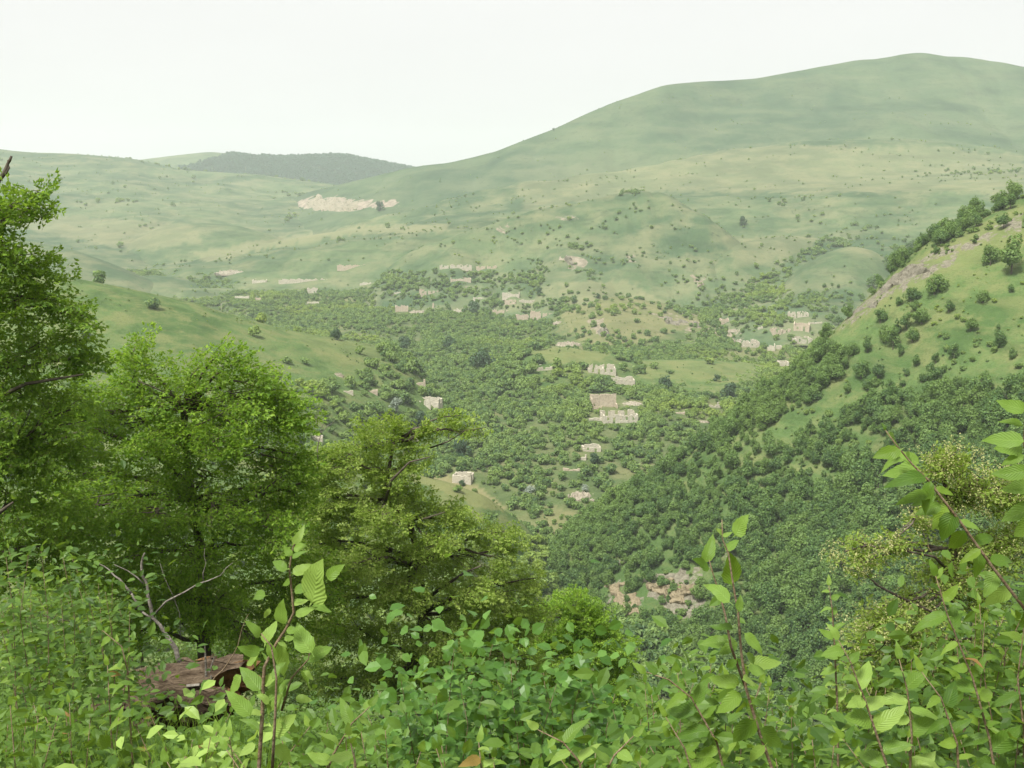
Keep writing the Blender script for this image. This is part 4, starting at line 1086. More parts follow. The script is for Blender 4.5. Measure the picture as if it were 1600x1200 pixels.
def hill_label(x, y, s):
    sz = 'small' if s < .72 else ('large' if s > .98 else 'middle-sized')
    if y > 1000: pl, gr = 'in the ravine at the foot of the right hillside', 'trees in the ravine'
    elif x < 1130 and y > 860: pl, gr = 'around the scree scars low on the right hillside', 'trees around the scree scars'
    elif x < 1130: pl, gr = 'on the lower left shoulder of the right hillside', 'trees on the lower left shoulder'
    elif x < 1350: pl, gr = 'on the mid right hillside, above and right of the scree', 'trees on the middle of the hillside'
    else: pl, gr = 'right on the wooded hillside, below the open grass', 'trees below the open grass'
    return sz + ' broadleaf tree ' + pl, 'tree', gr + ', ' + sz
for c in sel:
    e = copy_tree(HILL[hix[c]], HILL_TR[hix[c] % 3], hpz[c], float(hs[c]), float(hrz[c]), *hill_label(hpx[c], hpy[c], hs[c]))
    HOBJ.setdefault(int(hix[c]), e.children[0] if e.children[0].name.startswith('crown') else e.children[1])
ho = [HOBJ[k] for k in range(7)]
rest = ~selset
instancer('woodland', hpz[rest], hs[rest], hrz[rest], hix[rest], ho, 'dense wood covering the right hillside')

# valley scrub
parts = []
def add(key, dens, fn, smin, smax):
    P, px, py = samples(key, dens, g)
    d = fn(P, px, py)
    k = g.random(len(P)) < d
    P, px, py = P[k], px[k], py[k]
    s = g.uniform(smin, smax, len(P)) * (1 + .3 * fbm(P[:, 0] / 30, P[:, 1] / 30, 2, 13))
    parts.append((P, px, py, s))
def patchy(P, sc, seed, lo, hi):
    return np.clip((fbm(P[:, 0] / sc, P[:, 1] / sc, 3, seed) - lo) / (hi - lo), 0, 1)
def polys(px, py, P, L, j=6):
    r = np.zeros(len(px), bool); jx = px + j * fbm(P[:, 0] / 8, P[:, 1] / 8, 2, 3); jy = py + j * .6 * fbm(P[:, 0] / 8, P[:, 1] / 8, 2, 4)
    for p in L: r |= inpoly(jx, jy, p)
    return r
BARE_V = [[(640,735),(780,760),(850,830),(780,800),(700,770)], [(700,440),(830,445),(850,480),(760,462)], [(1200,1035),(1300,1030),(1300,1110),(1200,1110)]]
def f_valley(P, px, py):
    d = 0.40 + 0.60 * patchy(P, 35, 5, -.35, .15)
    d[polys(px, py, P, BARE_V)] *= .12
    d[(py < 425)] *= .3
    d = d * np.where(P[:, 1] > 600, .5 + .5 * patchy(P, 22, 15, -.3, .0), 1)
    return d
add('valley floor of the ruined village', 0.13, f_valley, .5, 1.45)
add('craggy knoll in the middle of the village', 0.05, lambda P, px, py: np.where(polys(px, py, P, [[(1030,480),(1110,485),(1120,500),(1060,492)], [(1100,500),(1300,500),(1300,600),(1080,560)], [(900,520),(1000,530),(1100,570),(880,560)], [(780,450),(870,470),(880,560),(760,560)]]), .85, .10 + .25 * patchy(P, 25, 6, .0, .3)), .7, 1.5)
add('grass field terrace among the ruins', 0.06, lambda P, px, py: np.where(polys(px, py, P, [[(640,540),(815,545),(870,575),(960,572),(1000,575),(1010,640),(1150,640),(1200,720),(600,720)], [(960,555),(1000,560),(1000,572),(965,570)]]), .9, .03), .8, 1.8)
add('smooth green grass spur on the left', 0.06, lambda P, px, py: np.where(polys(px, py, P, [[(560,580),(600,545),(660,560),(900,700),(900,900),(300,900),(300,640),(470,602),(530,600)]]), .85, .012 + .03 * patchy(P, 15, 9, .2, .4)), .7, 1.7)
add('dry grass spur below the village', 0.06, lambda P, px, py: np.where(polys(px, py, P, [[(640,735),(700,740),(760,770),(815,812),(815,850),(700,820),(600,760)]]), .06, .7), .5, 1.3)
add('rocky grass hill behind the village', 0.02, lambda P, px, py: np.where(polys(px, py, P, [[(815,385),(870,372),(950,388),(945,396),(870,388),(825,395)], [(1040,408),(1080,425),(1110,450),(1090,465),(1050,440)], [(830,400),(850,400),(860,430),(835,425)], [(905,415),(960,430),(955,442),(905,438)], [(960,300),(1000,296),(1010,303),(970,309)], [(1080,455),(1200,440),(1260,500),(1060,520)]], 5) | ((px < 850) & (py > 426)) | ((px < 900) & (py > 470)), .99,
     .004 + .03 * (py > 410) + .3 * patchy(P, 40, 8, .28, .45)), .6, 1.3)
add('rocky grass hill behind the village', 0.05, lambda P, px, py: .8 * (((px < 850) & (py > 426)) | ((px < 900) & (py > 470))) * (.45 + .55 * patchy(P, 30, 15, -.3, .1)) * ~polys(px, py, P, BARE_V), .8, 1.7)
add('long smooth grass mound above the village', 0.012, lambda P, px, py: np.where(polys(px, py, P, [[(435,412),(530,410),(580,412),(640,420),(640,430),(430,430)], [(740,410),(790,405),(800,420),(740,418)], [(200,430),(330,425),(420,440),(200,460)]], 4), .95, .01), 1.0, 1.8)
add('low grass rise left of the round knoll', 0.03, lambda P, px, py: np.where(polys(px, py, P, [[(1170,440),(1200,425),(1240,400),(1280,375),(1330,372),(1400,385),(1400,400),(1340,384),(1290,395),(1240,420),(1215,470),(1165,470)]], 5), .95, .02), .9, 1.6)
add('round green knoll on the right', 0.02, lambda P, px, py: np.where(py > 478, .8, .01), .8, 1.4)
add('terraced grass bench below the mountain', 0.007, lambda P, px, py: np.where(polys(px, py, P, [[(1240,335),(1290,335),(1300,350),(1250,348)], [(1310,348),(1370,352),(1380,366),(1320,360)], [(1280,370),(1420,372),(1420,392),(1260,390)], [(1140,340),(1160,345),(1168,380),(1150,372)], [(1160,430),(1290,440),(1290,540),(1150,520)], [(1180,318),(1260,310),(1262,316),(1190,325)], [(1420,270),(1600,262),(1600,270),(1430,277)]], 5), .95,
     .003 + .12 * patchy(P, 60, 18, .32, .45)), .7, 1.4)
add('rolling grassland at far left', 0.0028, lambda P, px, py: np.where(polys(px, py, P, [[(160,292),(185,296),(190,304),(160,300)], [(170,316),(195,314),(195,322),(172,322)], [(480,325),(600,322),(600,334),(480,334)], [(300,385),(350,378),(350,392),(300,396)], [(205,352),(240,350),(240,358),(205,358)], [(430,300),(520,302),(530,308),(430,310)], [(450,330),(540,345),(540,352),(440,350)]], 4), .9,
     .01 + .22 * patchy(P, 90, 19, .22, .5)), 1.0, 2.4)
add('great grassy mountain on the right', 0.0012, lambda P, px, py: np.where(py < 180, .0, .006 + .2 * patchy(P, 120, 20, .35, .5)), .5, 1.2)
RC = [[(1095,468),(1200,455),(1330,445),(1330,600),(1180,590),(1100,560)], [(1150,430),(1215,420),(1230,470),(1160,470)]]
for key in ('terraced grass bench below the mountain', 'low grass rise left of the round knoll', 'round green knoll on the right', 'rocky grass hill behind the village', 'craggy knoll in the middle of the village'):
    add(key, .045, lambda P, px, py: polys(px, py, P, RC) * (.45 + .55 * patchy(P, 25, 33, -.2, .1)), .6, 1.5)
add('steep wooded hillside on the right', .09, lambda P, px, py: np.clip((fbm(P[:, 0] / 16, P[:, 1] / 16, 4, 88) - .02) / .25, 0, 1) * (py > 300), .18, .62)      # rough low scrub in the open grass
for key, dn_, lo in (('steep wooded hillside on the right', .07, .3), ('smooth green grass spur on the left', .02, .28), ('dry grass spur below the village', .03, .3), ('grass field terrace among the ruins', .02, .3), ('craggy knoll in the middle of the village', .03, .3), ('valley floor of the ruined village', .05, .35)):
    add(key, dn_, lambda P, px, py: .15 + .85 * patchy(P, 12, 61, -.1, .3), .10, lo)      # low tufts and seedlings in the grass
for key, dn_, sd in (('rocky grass hill behind the village', .012, 71), ('terraced grass bench below the mountain', .006, 72), ('rolling grassland at far left', .0035, 73), ('long smooth grass mound above the village', .004, 74), ('great grassy mountain on the right', .0016, 75), ('low grass rise left of the round knoll', .012, 76), ('round green knoll on the right', .006, 77)):
    add(key, dn_, lambda P, px, py: .03 + .97 * np.clip((fbm(P[:, 0] / 60, P[:, 1] / 18, 4, sd) - .12) / .2, 0, 1), .30, .85)      # scattered low scrub following the contours
P = np.concatenate([p[0] for p in parts]); px = np.concatenate([p[1] for p in parts]); py = np.concatenate([p[2] for p in parts]); s = np.concatenate([p[3] for p in parts])
k = clear_of_ruins(px, py, P[:, 1], 2.9 * s)
P, px, py, s = P[k], px[k], py[k], s[k]
rz = g.uniform(0, 6.28, len(P)); ix = g.integers(0, 6, len(P))
iv = np.where((px > 5) & (px < 1595) & ~inpoly(px, py, FG_MASK))[0]
iv = iv[np.argsort(np.linalg.norm(P[iv], axis=1) / s[iv])]
vis = seen(P[iv[:1100]], 2.2)
sel = [c for c, v in zip(iv[:1100], vis) if v][:285]
SO = {}
def shrub_label(x, y, s):
    sz = 'low' if s < .9 else ('large' if s > 1.3 else 'rounded')
    if x < 760: pl = 'on the slope around the dry grass spur, left of the valley'
    elif y > 900: pl = 'in the valley bottom beside the scree scars'
    elif x < 900: pl = 'in the valley bottom right of the cream house shell'
    else: pl = 'in the valley bottom at the foot of the right hillside'
    return sz + ' green shrub ' + pl, sz + ' shrubs ' + pl
for c in sel:
    o = link('shrub', SHR[ix[c]], label=shrub_label(px[c], py[c], s[c])[0], category='shrub', group=shrub_label(px[c], py[c], s[c])[1])
    o.location = P[c]; o.scale = [float(s[c])] * 3; o.rotation_euler = (0, 0, float(rz[c]))
    SO.setdefault(int(ix[c]), o)
so = [SO[k] for k in range(6)]
rest = np.ones(len(P), bool); rest[sel] = False
instancer('scrub', P[rest], s[rest], rz[rest], ix[rest], so, 'dense scrub over the valley floor')
print('hill trees', len(hillP), 'scrub', len(P))
# wood on the far ridge: placed along the ridge, seen as one mass
P, px, py = samples('far wooded ridge on the horizon', 0.035, g)
k = polys(px, py, P, [[(255,268),(300,258),(330,248),(365,241),(400,246),(430,244),(520,240),(560,245),(600,254),(650,262),(650,300),(280,300),(285,262)]], 4)
P = P[k]
fo = []
h = hit(500, 262)
for i, (a, b) in enumerate(((420, 252), (500, 250), (540, 248))):
    hh = hit(a, b)
    e = copy_tree(FARW[i], HILL_TR[0], hh[0], 1.2, i, 'dark tree in the far wooded ridge on the horizon', 'tree', 'trees of the far wood')
    fo.append([c for c in e.children if c.name.startswith('crown')][0])
instancer('far_woodland', P, g.uniform(.45, 1.0, len(P)), g.uniform(0, 6.28, len(P)), g.integers(0, 3, len(P)), fo, 'dark wood on the far ridge')

# ------------------------------------------------------------------ foreground trees
def spray_template(seed, L, leaf, n_side=5, per=5, width=0.45):
    """a flat, slightly drooping twig fan: leaf quads and thin twig prisms along +X"""
    g = np.random.default_rng(seed)
    bases, dirs = [], []
    seg = []
    def twig(p0, ang, ln, cnt):
        pts = []
        for k in range(cnt + 1):
            s = k / cnt
            a = ang + 0.25 * math.sin(s * 3 + seed)
            pts.append(p0 + np.array([math.cos(a) * ln * s, math.sin(a) * ln * s, -0.28 * (ln * s) ** 2 / L + g.normal() * .006]))
            if k:
                side = 1 if k % 2 else -1
                for sd in ((side,) if k < cnt else (1, -1, 0)):
                    aa = a + sd * g.uniform(.6, 1.1)
                    bases.append(pts[-1]); dirs.append([math.cos(aa), math.sin(aa), g.normal() * .25 - .28])
        seg.append((pts[0], pts[-1]))
    twig(np.zeros(3), 0, L, int(per * 1.8))
    for i in range(n_side):
        s = (i + .7) / (n_side + .5); sd = 1 if i % 2 else -1
        twig(np.array([L * s, 0, -0.28 * L * s * s]), sd * g.uniform(.55, .95), L * width * (1.15 - s * .6) * g.uniform(.8, 1.2), per)
    B = np.array(bases); D = np.array(dirs); D /= np.linalg.norm(D, axis=1, keepdims=True)
    n = len(B)
    up = np.array([0, 0, 1.0]) + g.normal(size=(n, 3)) * .62
    S = np.cross(D, up); S /= np.linalg.norm(S, axis=1, keepdims=True); Nn = np.cross(S, D)
    l = leaf * g.uniform(.65, 1.2, n)[:, None]
    mid = B + D * l * .48
    V = np.stack([B, mid - S * l * .27 + Nn * l * .07, B + D * l - Nn * l * .10, mid + S * l * .27 + Nn * l * .07], 1)
    tv = []
    for a, b in seg:
        r = 0.0016
        for q_, rr in ((a, r), (b, r * .4)):
            for k in range(3):
                an = 2.094 * k
                tv.append(q_ + np.array([0, math.cos(an) * rr, math.sin(an) * rr]))
    return V, np.array(tv).reshape(-1, 6, 3)

def build_crown(name, blobs, per_blob_area, templates, seed, leafmat, parent, twigmat, up=0.1, origin=None, center=None, rim=0.42, extra_mats=()):
    g = np.random.default_rng(seed)
    LV, LR, TV = [], [], []
    anchors = []
    cen = np.array(center)
    for (c, r) in blobs:
        c = np.array(c); r = np.array(r)
        n = max(6, int(per_blob_area * (r[0] * r[2]) * g.uniform(.6, 1.3)))
        d = g.normal(size=(n, 3)); d /= np.linalg.norm(d, axis=1, keepdims=True)
        rad = g.uniform(0, 1, n) ** rim
        o = c + d * r * rad[:, None]
        # fan direction: outwards from the tree's middle, mostly level
        h = (o - cen); h[:, 2] *= .35; h += g.normal(size=h.shape) * .9 * np.linalg.norm(r) * .5 + d * r * .9
        h[:, 2] = h[:, 2] * .7
        h /= np.linalg.norm(h, axis=1, keepdims=True)
        h[:, 2] += up + g.normal(size=n) * .30; h /= np.linalg.norm(h, axis=1, keepdims=True)
        z = np.array([0, -.30, 1.0]) + g.normal(size=(n, 3)) * .40
        y = np.cross(z, h); y /= np.linalg.norm(y, axis=1, keepdims=True); z = np.cross(h, y)
        R = np.stack([h, y, z], -1)
        sc_ = g.uniform(.7, 1.2, n)
        which = g.integers(0, len(templates), n)
        base = g.uniform(0, 1, n)
        for k, (TL, TT) in enumerate(templates):
            m = which == k
            if not m.any(): continue
            v = np.einsum('nij,lqj->nlqi', R[m] * sc_[m][:, None, None], TL) + (o[m] - h[m] * .25)[:, None, None, :]
            LV.append(v.reshape(-1, 4, 3))
            LR.append((base[m][:, None] * .35 + g.uniform(0, 1, (m.sum(), len(TL))) * .65).ravel())
            tt = np.einsum('nij,lqj->nlqi', R[m] * sc_[m][:, None, None], TT) + (o[m] - h[m] * .25)[:, None, None, :]
            TV.append(tt.reshape(-1, 6, 3))
        anchors.append((c, o[:max(2, n // 7)]))
    LV = np.concatenate(LV); LR = np.concatenate(LR); TV = np.concatenate(TV)
    k = np.arange(len(LV)) * 4
    T = np.concatenate([np.stack([k, k + 1, k + 2], -1), np.stack([k, k + 2, k + 3], -1)])
    me = mesh_np(name, LV.reshape(-1, 3) - np.array(origin), tris=T, mats=[leafmat], rnd=np.concatenate([LR, LR]), smooth=False)
    link('crown', me, parent)
    k = (np.arange(len(TV)) * 6)[:, None]
    qd = np.concatenate([np.concatenate([k + a, k + (a + 1) % 3, k + 3 + (a + 1) % 3, k + 3 + a], 1) for a in range(3)])
    link('twigs', mesh_np('twigs', TV.reshape(-1, 3) - np.array(origin), quads=qd, mats=[twigmat]), parent, kind='stuff')
    return anchors, len(LV)

def bend(a, b, sag, n=6, jit=0.0, rnd=random):
    a = Vector(a); b = Vector(b); L = (b - a).length
    pts = []
    for i in range(n + 1):
        s = i / n
        p = a.lerp(b, s) + Vector((0, 0, math.sin(s * math.pi) * sag * L))
        if 0 < i < n: p += Vector((rnd.uniform(-1, 1), rnd.uniform(-1, 1), rnd.uniform(-1, 1))) * jit * L
        pts.append(p)
    return pts

def fg_tree(label, base, trunk_pts, trunk_r, blobpx, leaf, spray_len, dens, leafmat, barkmat, seed, up=.1, limbs=(), squash=1.0, category='tree', nside=5, per=5, thin=8, grow=1.2):
    base = Vector(base)
    e = empty('tree', base, label, category)
    g = random.Random(seed)
    tp = [base - Vector((0, 0, .6)), base] + [Vector(p) for p in trunk_pts]
    rr = [trunk_r * 1.35] + [trunk_r * (1 - .75 * i / (len(tp) - 2)) for i in range(len(tp) - 1)]
    b = MB(); b.tube([p - base for p in tp], rr, 10)
    link('trunk', b.mesh('trunk', barkmat, True), e)
    blobs = []
    for (px, py, D, rx, ry) in blobpx:
        c = at(px, py, D); blobs.append(((c.x, c.y, c.z), (grow * rx * D / F, grow * max(rx, ry) * D / F, grow * ry * D / F)))
    cen = sum((Vector(b_[0]) for b_ in blobs), Vector()) / len(blobs)
    T = [spray_template(seed * 10 + i, spray_len, leaf, nside, per) for i in range(6)]
    anchors, n = build_crown('crown', blobs, dens, T, seed, leafmat, e, M_TWIG, up=up, origin=tuple(base), center=tuple(cen))
    up_tr = tp[2:]
    tw = MB()
    for c, os_ in anchors:
        c = Vector(c)
        # leave the trunk below the blob
        cand = [p for p in up_tr if p.z < c.z + .3] or up_tr[:1]
        s = min(cand, key=lambda p: (p - c).length)
        pts = bend(s, c, .06, 6, .035, g)
        L = (c - s).length
        r0 = min(trunk_r * .42, (.015 + L * .016) * min(1, trunk_r / .09))
        bb = MB(); bb.tube([p - base for p in pts], [r0 * (1 - .72 * i / 6) for i in range(7)], 6)
        link('limb', bb.mesh('limb', barkmat, True), e)
        for o in os_[:thin]:
            o = Vector(o); q_ = pts[g.randint(3, 6)]
            tw.tube([p - base for p in bend(q_, o, .05, 4, .05, g)], [r0 * .34, r0 * .28, r0 * .2, r0 * .13, r0 * .07], 4, cap=False)
    link('branchlets', tw.mesh('branchlets', barkmat, True), e, kind='stuff')
    for pts, r0 in limbs:
        bb = MB(); pp = [at(*p) - base for p in pts]
        bb.tube(pp, [r0 * (1 - .7 * i / (len(pp) - 1)) for i in range(len(pp))], 7)
        link('limb', bb.mesh('limb', barkmat, True), e)
    return e, n

def ground_at(px, D):
    u, _ = ray(px, 1000)
    x = float(u) * D
    return Vector((x, D, float(near_z(x, D))))

# tall tree at the left edge
T1 = [(-40,335,15,55,32),(25,320,15,40,20),(48,330,15,30,14),(-20,400,15,70,40),(50,420,15.3,42,30),(60,300,15,10,8),(20,470,15.4,80,35),(100,470,15.3,42,22),(130,492,15.3,26,14),(80,540,15.6,62,32),(125,560,15.6,28,20),(-10,560,15.6,70,50),
      (40,620,16,85,40),(110,640,15.8,45,30),(-20,680,16,90,50),(60,700,16.2,80,45),(20,780,16.4,100,50),(-40,860,16.6,90,60),(80,850,17,70,50)]
b1 = ground_at(-70, 15.8)
fg_tree('tall broadleaf tree at the left edge, its ragged crown reaching above the far hills', b1, [at(-66, 900, 15.8), at(-55, 760, 15.8), at(-45, 600, 15.7), at(-35, 480, 15.6), at(-10, 400, 15.4), at(10, 330, 15.2)], .16, T1, .068, .42, 260, M_LEAF_T1, M_BARK, 11,
        limbs=[([(-40,640,15.6),(40,600,15.3),(100,590,15.2),(130,585,15.1)], .035), ([(-30,380,15.4),(0,352,15.2),(30,335,15.1),(50,322,15)], .03), ([(-45,830,15.6),(0,800,15.3),(20,785,15.1)], .05)])
# bright layered tree
T2 = [(250,690,18,44,24),(335,690,18,40,22),(150,790,18,50,28),(240,800,18,54,26),(340,800,18,54,26),(430,830,18.2,44,26),(300,880,18.2,50,24),(200,880,18.2,50,24),(330,950,18.8,50,34),(200,960,18.8,50,34),(265,930,18.9,40,24),(400,1000,18.8,50,30),(205,552,18.5,28,26),(232,575,18.5,30,20),(190,600,18.6,60,28),(300,585,18.5,40,22),(345,552,18.5,16,14),(365,570,18.5,34,18),(400,588,18.5,28,18),(280,620,18.6,90,30),(370,620,18.6,60,30),(430,620,18.7,32,26),(452,660,18.7,26,26),(400,670,18.8,70,34),
      (300,680,18.9,90,34),(200,670,18.8,80,34),(140,650,18.6,50,34),(466,710,18.8,20,26),(430,730,19,52,30),(330,740,19,80,32),(230,750,19,80,32),(130,740,18.9,70,36),(90,800,19,60,36),(460,770,19.2,36,30),(390,800,19.4,70,34),(280,810,19.4,80,34),(170,820,19.3,80,36),
      (440,850,19.8,60,36),(340,880,20,80,36),(230,890,20,70,40),(120,900,20,70,44),(470,910,20.4,60,40),(380,950,20.6,80,40),(250,960,20.6,60,36),(450,980,20.8,70,40),(160,990,20.6,60,40)]
b2 = ground_at(322, 20.3)
fg_tree('broad bright green tree with layered sprays, tallest of the middle-left trees', b2, [at(318, 1000, 20.3), at(316, 940, 20.2), at(314, 860, 20), at(300, 780, 19.7), at(290, 700, 19.4), at(285, 640, 19.1)], .15, T2, .068, .48, 215, M_LEAF_T2, M_BARK, 12,
        limbs=[([(314,880,20),(360,800,19.5),(400,775,19.2),(470,755,18.9)], .055), ([(305,800,19.7),(340,790,19.2),(390,782,18.9),(440,745,18.7)], .04), ([(300,760,19.6),(230,700,18.9),(140,668,18.3),(60,700,18.0)], .05),
               ([(285,700,19.3),(292,650,18.8),(275,620,18.4),(215,595,18.1)], .03), ([(290,690,19.3),(300,668,18.7),(340,650,18.3),(372,630,18.1)], .02)])
# olive-green tree in the middle
T3 = [(600,815,21.3,40,22),(560,880,21.3,44,24),(680,855,21.6,36,20),(630,930,21.6,50,24),(740,925,22,44,22),(700,1000,22,50,26),(505,720,22,30,30),(495,780,22,30,36),(500,850,22.3,34,40),(495,930,22.6,40,40),(590,672,22,34,16),(620,662,22,26,14),(570,700,22,40,20),(630,690,22,36,18),(540,735,22,44,26),(600,735,22.2,50,26),(655,722,22,28,12),(690,672,22,30,8),(708,650,22,22,12),(735,672,22,28,7),(655,672,22,24,8),(520,790,22,40,34),(585,790,22.2,60,32),(645,775,22.3,36,22),(690,795,22.3,34,18),
      (660,825,22.4,60,28),(730,815,22.4,36,20),(775,832,22.6,34,18),(800,860,22.6,32,22),(560,850,22.6,70,34),(650,880,22.8,70,34),(740,870,22.8,60,30),(820,905,23,30,26),(780,925,23.1,60,30),(690,940,23.2,70,34),(590,920,23,70,36),(530,900,22.8,40,36),
      (540,980,23.4,60,36),(640,990,23.5,70,34),(740,985,23.5,70,34),(820,965,23.4,40,30),(600,1050,23.8,70,34),(700,1050,23.8,70,34),(800,1030,23.8,60,34),(520,1060,23.8,50,40)]
b3 = ground_at(600, 24)
fg_tree('olive-green tree with an open top and one long side branch, right of the bright tree', b3, [at(605, 1075, 23.9), at(650, 1030, 23.5), at(660, 960, 23.1), at(656, 880, 22.8), at(640, 815, 22.5), at(600, 780, 22.2), at(606, 740, 22.1), at(616, 690, 22)], .12, T3, .066, .36, 215, M_LEAF_T3, M_BARK, 13,
        limbs=[([(662,938,22.9),(700,912,22.3),(725,895,22),(752,884,21.8)], .045), ([(600,790,22),(612,750,21.5),(640,722,21.4),(672,714,21.3)], .035), ([(640,812,22.2),(665,810,21.9),(695,800,21.7)], .03), ([(672,700,22),(700,690,21.9),(728,672,21.8),(760,668,21.8)], .02)])
T4 = [(895,940,28,34,18),(860,965,27.8,40,26),(920,965,28,34,20),(905,1000,28,60,30),(955,1010,28,34,26),(850,1015,27.6,50,34),(975,1050,28,30,26),(920,1060,28,60,34),(860,1075,27.6,60,36),(960,1100,28,60,34),(800,1090,27,60,40)]
b4 = ground_at(900, 29)
fg_tree('rounded dense bush-like tree right of the olive tree, above the leafy bushes', b4, [at(900, 1080, 28.6), at(900, 1020, 28.2), at(898, 970, 28)], .10, T4, .066, .34, 300, M_LEAF_T2, M_BARK, 14, up=.25)
# dark lower trees behind, filling the hollow
T5 = [(60,960,22,90,50),(180,1030,22,90,50),(330,1040,23,90,50),(440,1060,23,80,50),(40,1060,20,80,50)]
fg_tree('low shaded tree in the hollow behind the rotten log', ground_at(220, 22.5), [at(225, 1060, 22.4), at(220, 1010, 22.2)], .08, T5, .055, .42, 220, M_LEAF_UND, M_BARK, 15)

# tree with pale seed clusters on the right
T6 = [(1320,862,8,28,16),(1350,880,8,22,14),(1392,845,8,22,20),(1440,800,8.2,24,20),(1470,720,8.2,34,22),(1500,700,8.2,24,14),(1540,745,8.3,40,26),(1500,770,8.3,36,20),(1590,760,8.3,30,30),(1380,960,8,44,16),(1350,985,8,40,18),(1440,980,8.2,44,26),(1420,930,8.2,30,14),(1520,860,8.4,44,30),
      (1580,850,8.4,36,34),(1480,900,8.4,40,26),(1540,950,8.4,50,30),(1330,1030,8,40,20),(1400,1030,8.2,50,26),(1490,1040,8.4,50,30),(1570,1040,8.4,50,34),(1430,1090,8.4,60,30),(1340,1090,8.2,50,26),(1540,1120,8.4,70,34)]
b6 = ground_at(1500, 8.8)
e6, _ = fg_tree('thin tree hung with pale yellowish seed clusters on the right', b6, [at(1502, 1180, 8.6), at(1495, 1000, 8.5), at(1492, 920, 8.4), at(1490, 860, 8.4), at(1480, 780, 8.3), at(1472, 730, 8.2)], .055, T6, .034, .20, 800, M_LEAF_T3, M_BARK, 16, grow=1.5,
        limbs=[([(1492,980,8.4),(1460,958,8.2),(1400,930,8.1),(1372,915,8),(1342,888,8)], .016), ([(1490,900,8.4),(1460,870,8.2),(1420,862,8),(1390,850,8)], .014), ([(1494,1005,8.5),(1540,990,8.5),(1600,985,8.5)], .02)], nside=4, per=4, thin=5)
g = np.random.default_rng(44)
SV = []
for (px, py, D, rx, ry) in T6[:16]:
    c = np.array(at(px, py, D))
    r = np.array([rx, rx, ry]) * D / F
    n = int(14 + rx * ry * .08)
    d = g.normal(size=(n, 3)); d /= np.linalg.norm(d, axis=1, keepdims=True)
    o = c + d * r * (g.uniform(.5, 1.7, n)[:, None])
    for p in o:
        m = g.integers(7, 14)
        for k in range(m):       # bracts hanging in a loose chain
            q_ = p + np.array([g.normal() * .012, g.normal() * .012, -k * .0065 + g.normal() * .003])
            a = g.normal(size=3); a /= np.linalg.norm(a); b = np.cross(a, g.normal(size=3)); b /= np.linalg.norm(b); s = g.uniform(.005, .009)
            SV.append([q_ - a * s, q_ + b * s * .7, q_ + a * s, q_ - b * s * .7])
SV = np.array(SV) - np.array(b6)
k = np.arange(len(SV)) * 4
link('seed_clusters', mesh_np('seed_clusters', SV.reshape(-1, 3), tris=np.concatenate([np.stack([k, k + 1, k + 2], -1), np.stack([k, k + 2, k + 3], -1)]), mats=[M_SEED], smooth=False), e6, kind='stuff')

# ---- dead wood
def dead(label, base, tubes, mat=M_BARK_PALE, name='dead_branch', cat='dead branch'):
    o0 = at(*base)
    b = MB()
    for pts, r0, r1 in tubes:
        pp = [at(*p) - o0 for p in pts]; n = len(pp) - 1
        # add small kinks
        q_ = []
        for i in range(n):
            q_.append(pp[i]); L = (pp[i + 1] - pp[i]).length
            q_.append((pp[i] + pp[i + 1]) / 2 + Vector((random.uniform(-1, 1), random.uniform(-1, 1), random.uniform(-1, 1))) * L * .10)
        q_.append(pp[-1]); n = len(q_) - 1
        b.tube(q_, [.72 * (r0 + (r1 - r0) * i / n) * random.uniform(.85, 1.15) for i in range(n + 1)], 7)
    o = link(name, b.mesh(name, mat, True), label=label, category=cat); o.location = o0
    return o
D = 8.6
dead('pale forked dead branch rising behind the rotten log', (275, 1016, D), [
 ([(285,1040,D),(275,1014,D),(257,988,D),(238,965,D),(231,930,D),(223,900,D),(221,880,D),(226,864,D)], .030, .008),
 ([(240,968,D),(222,956,D)], .016, .010),
 ([(243,958,D),(275,932,D-.1),(310,912,D-.2),(345,899,D-.3),(364,879,D-.3)], .013, .003),
 ([(318,908,D-.2),(322,880,D-.2),(320,856,D-.2)], .006, .002),
 ([(205,927,D),(187,905,D),(170,890,D+.1),(155,881,D+.1)], .014, .005), ([(222,956,D),(205,927,D)], .012, .012),
 ([(224,912,D),(200,892,D),(178,882,D)], .010, .004),
 ([(283,1000,D-.1),(270,930,D-.2),(250,880,D-.2)], .004, .002)])
dead('bare dead snag tip sticking up at the top of the left edge tree', (-4, 300, 15), [([(-10,310,15),(-2,282,15),(8,268,15),(12,256,15),(18,244,15)], .06, .02), ([(2,278,15),(14,262,15),(12,250,15)], .03, .01)], M_BARK, 'dead_branch')
dead('two bare forked twigs standing above the gap between the bright and olive trees', (497, 700, 21), [([(497,720,21),(498,690,21),(502,670,21),(506,655,21)], .018, .006), ([(498,682,21),(512,665,21),(524,655,21)], .012, .004), ([(498,668,21),(494,655,21)], .008, .004)])

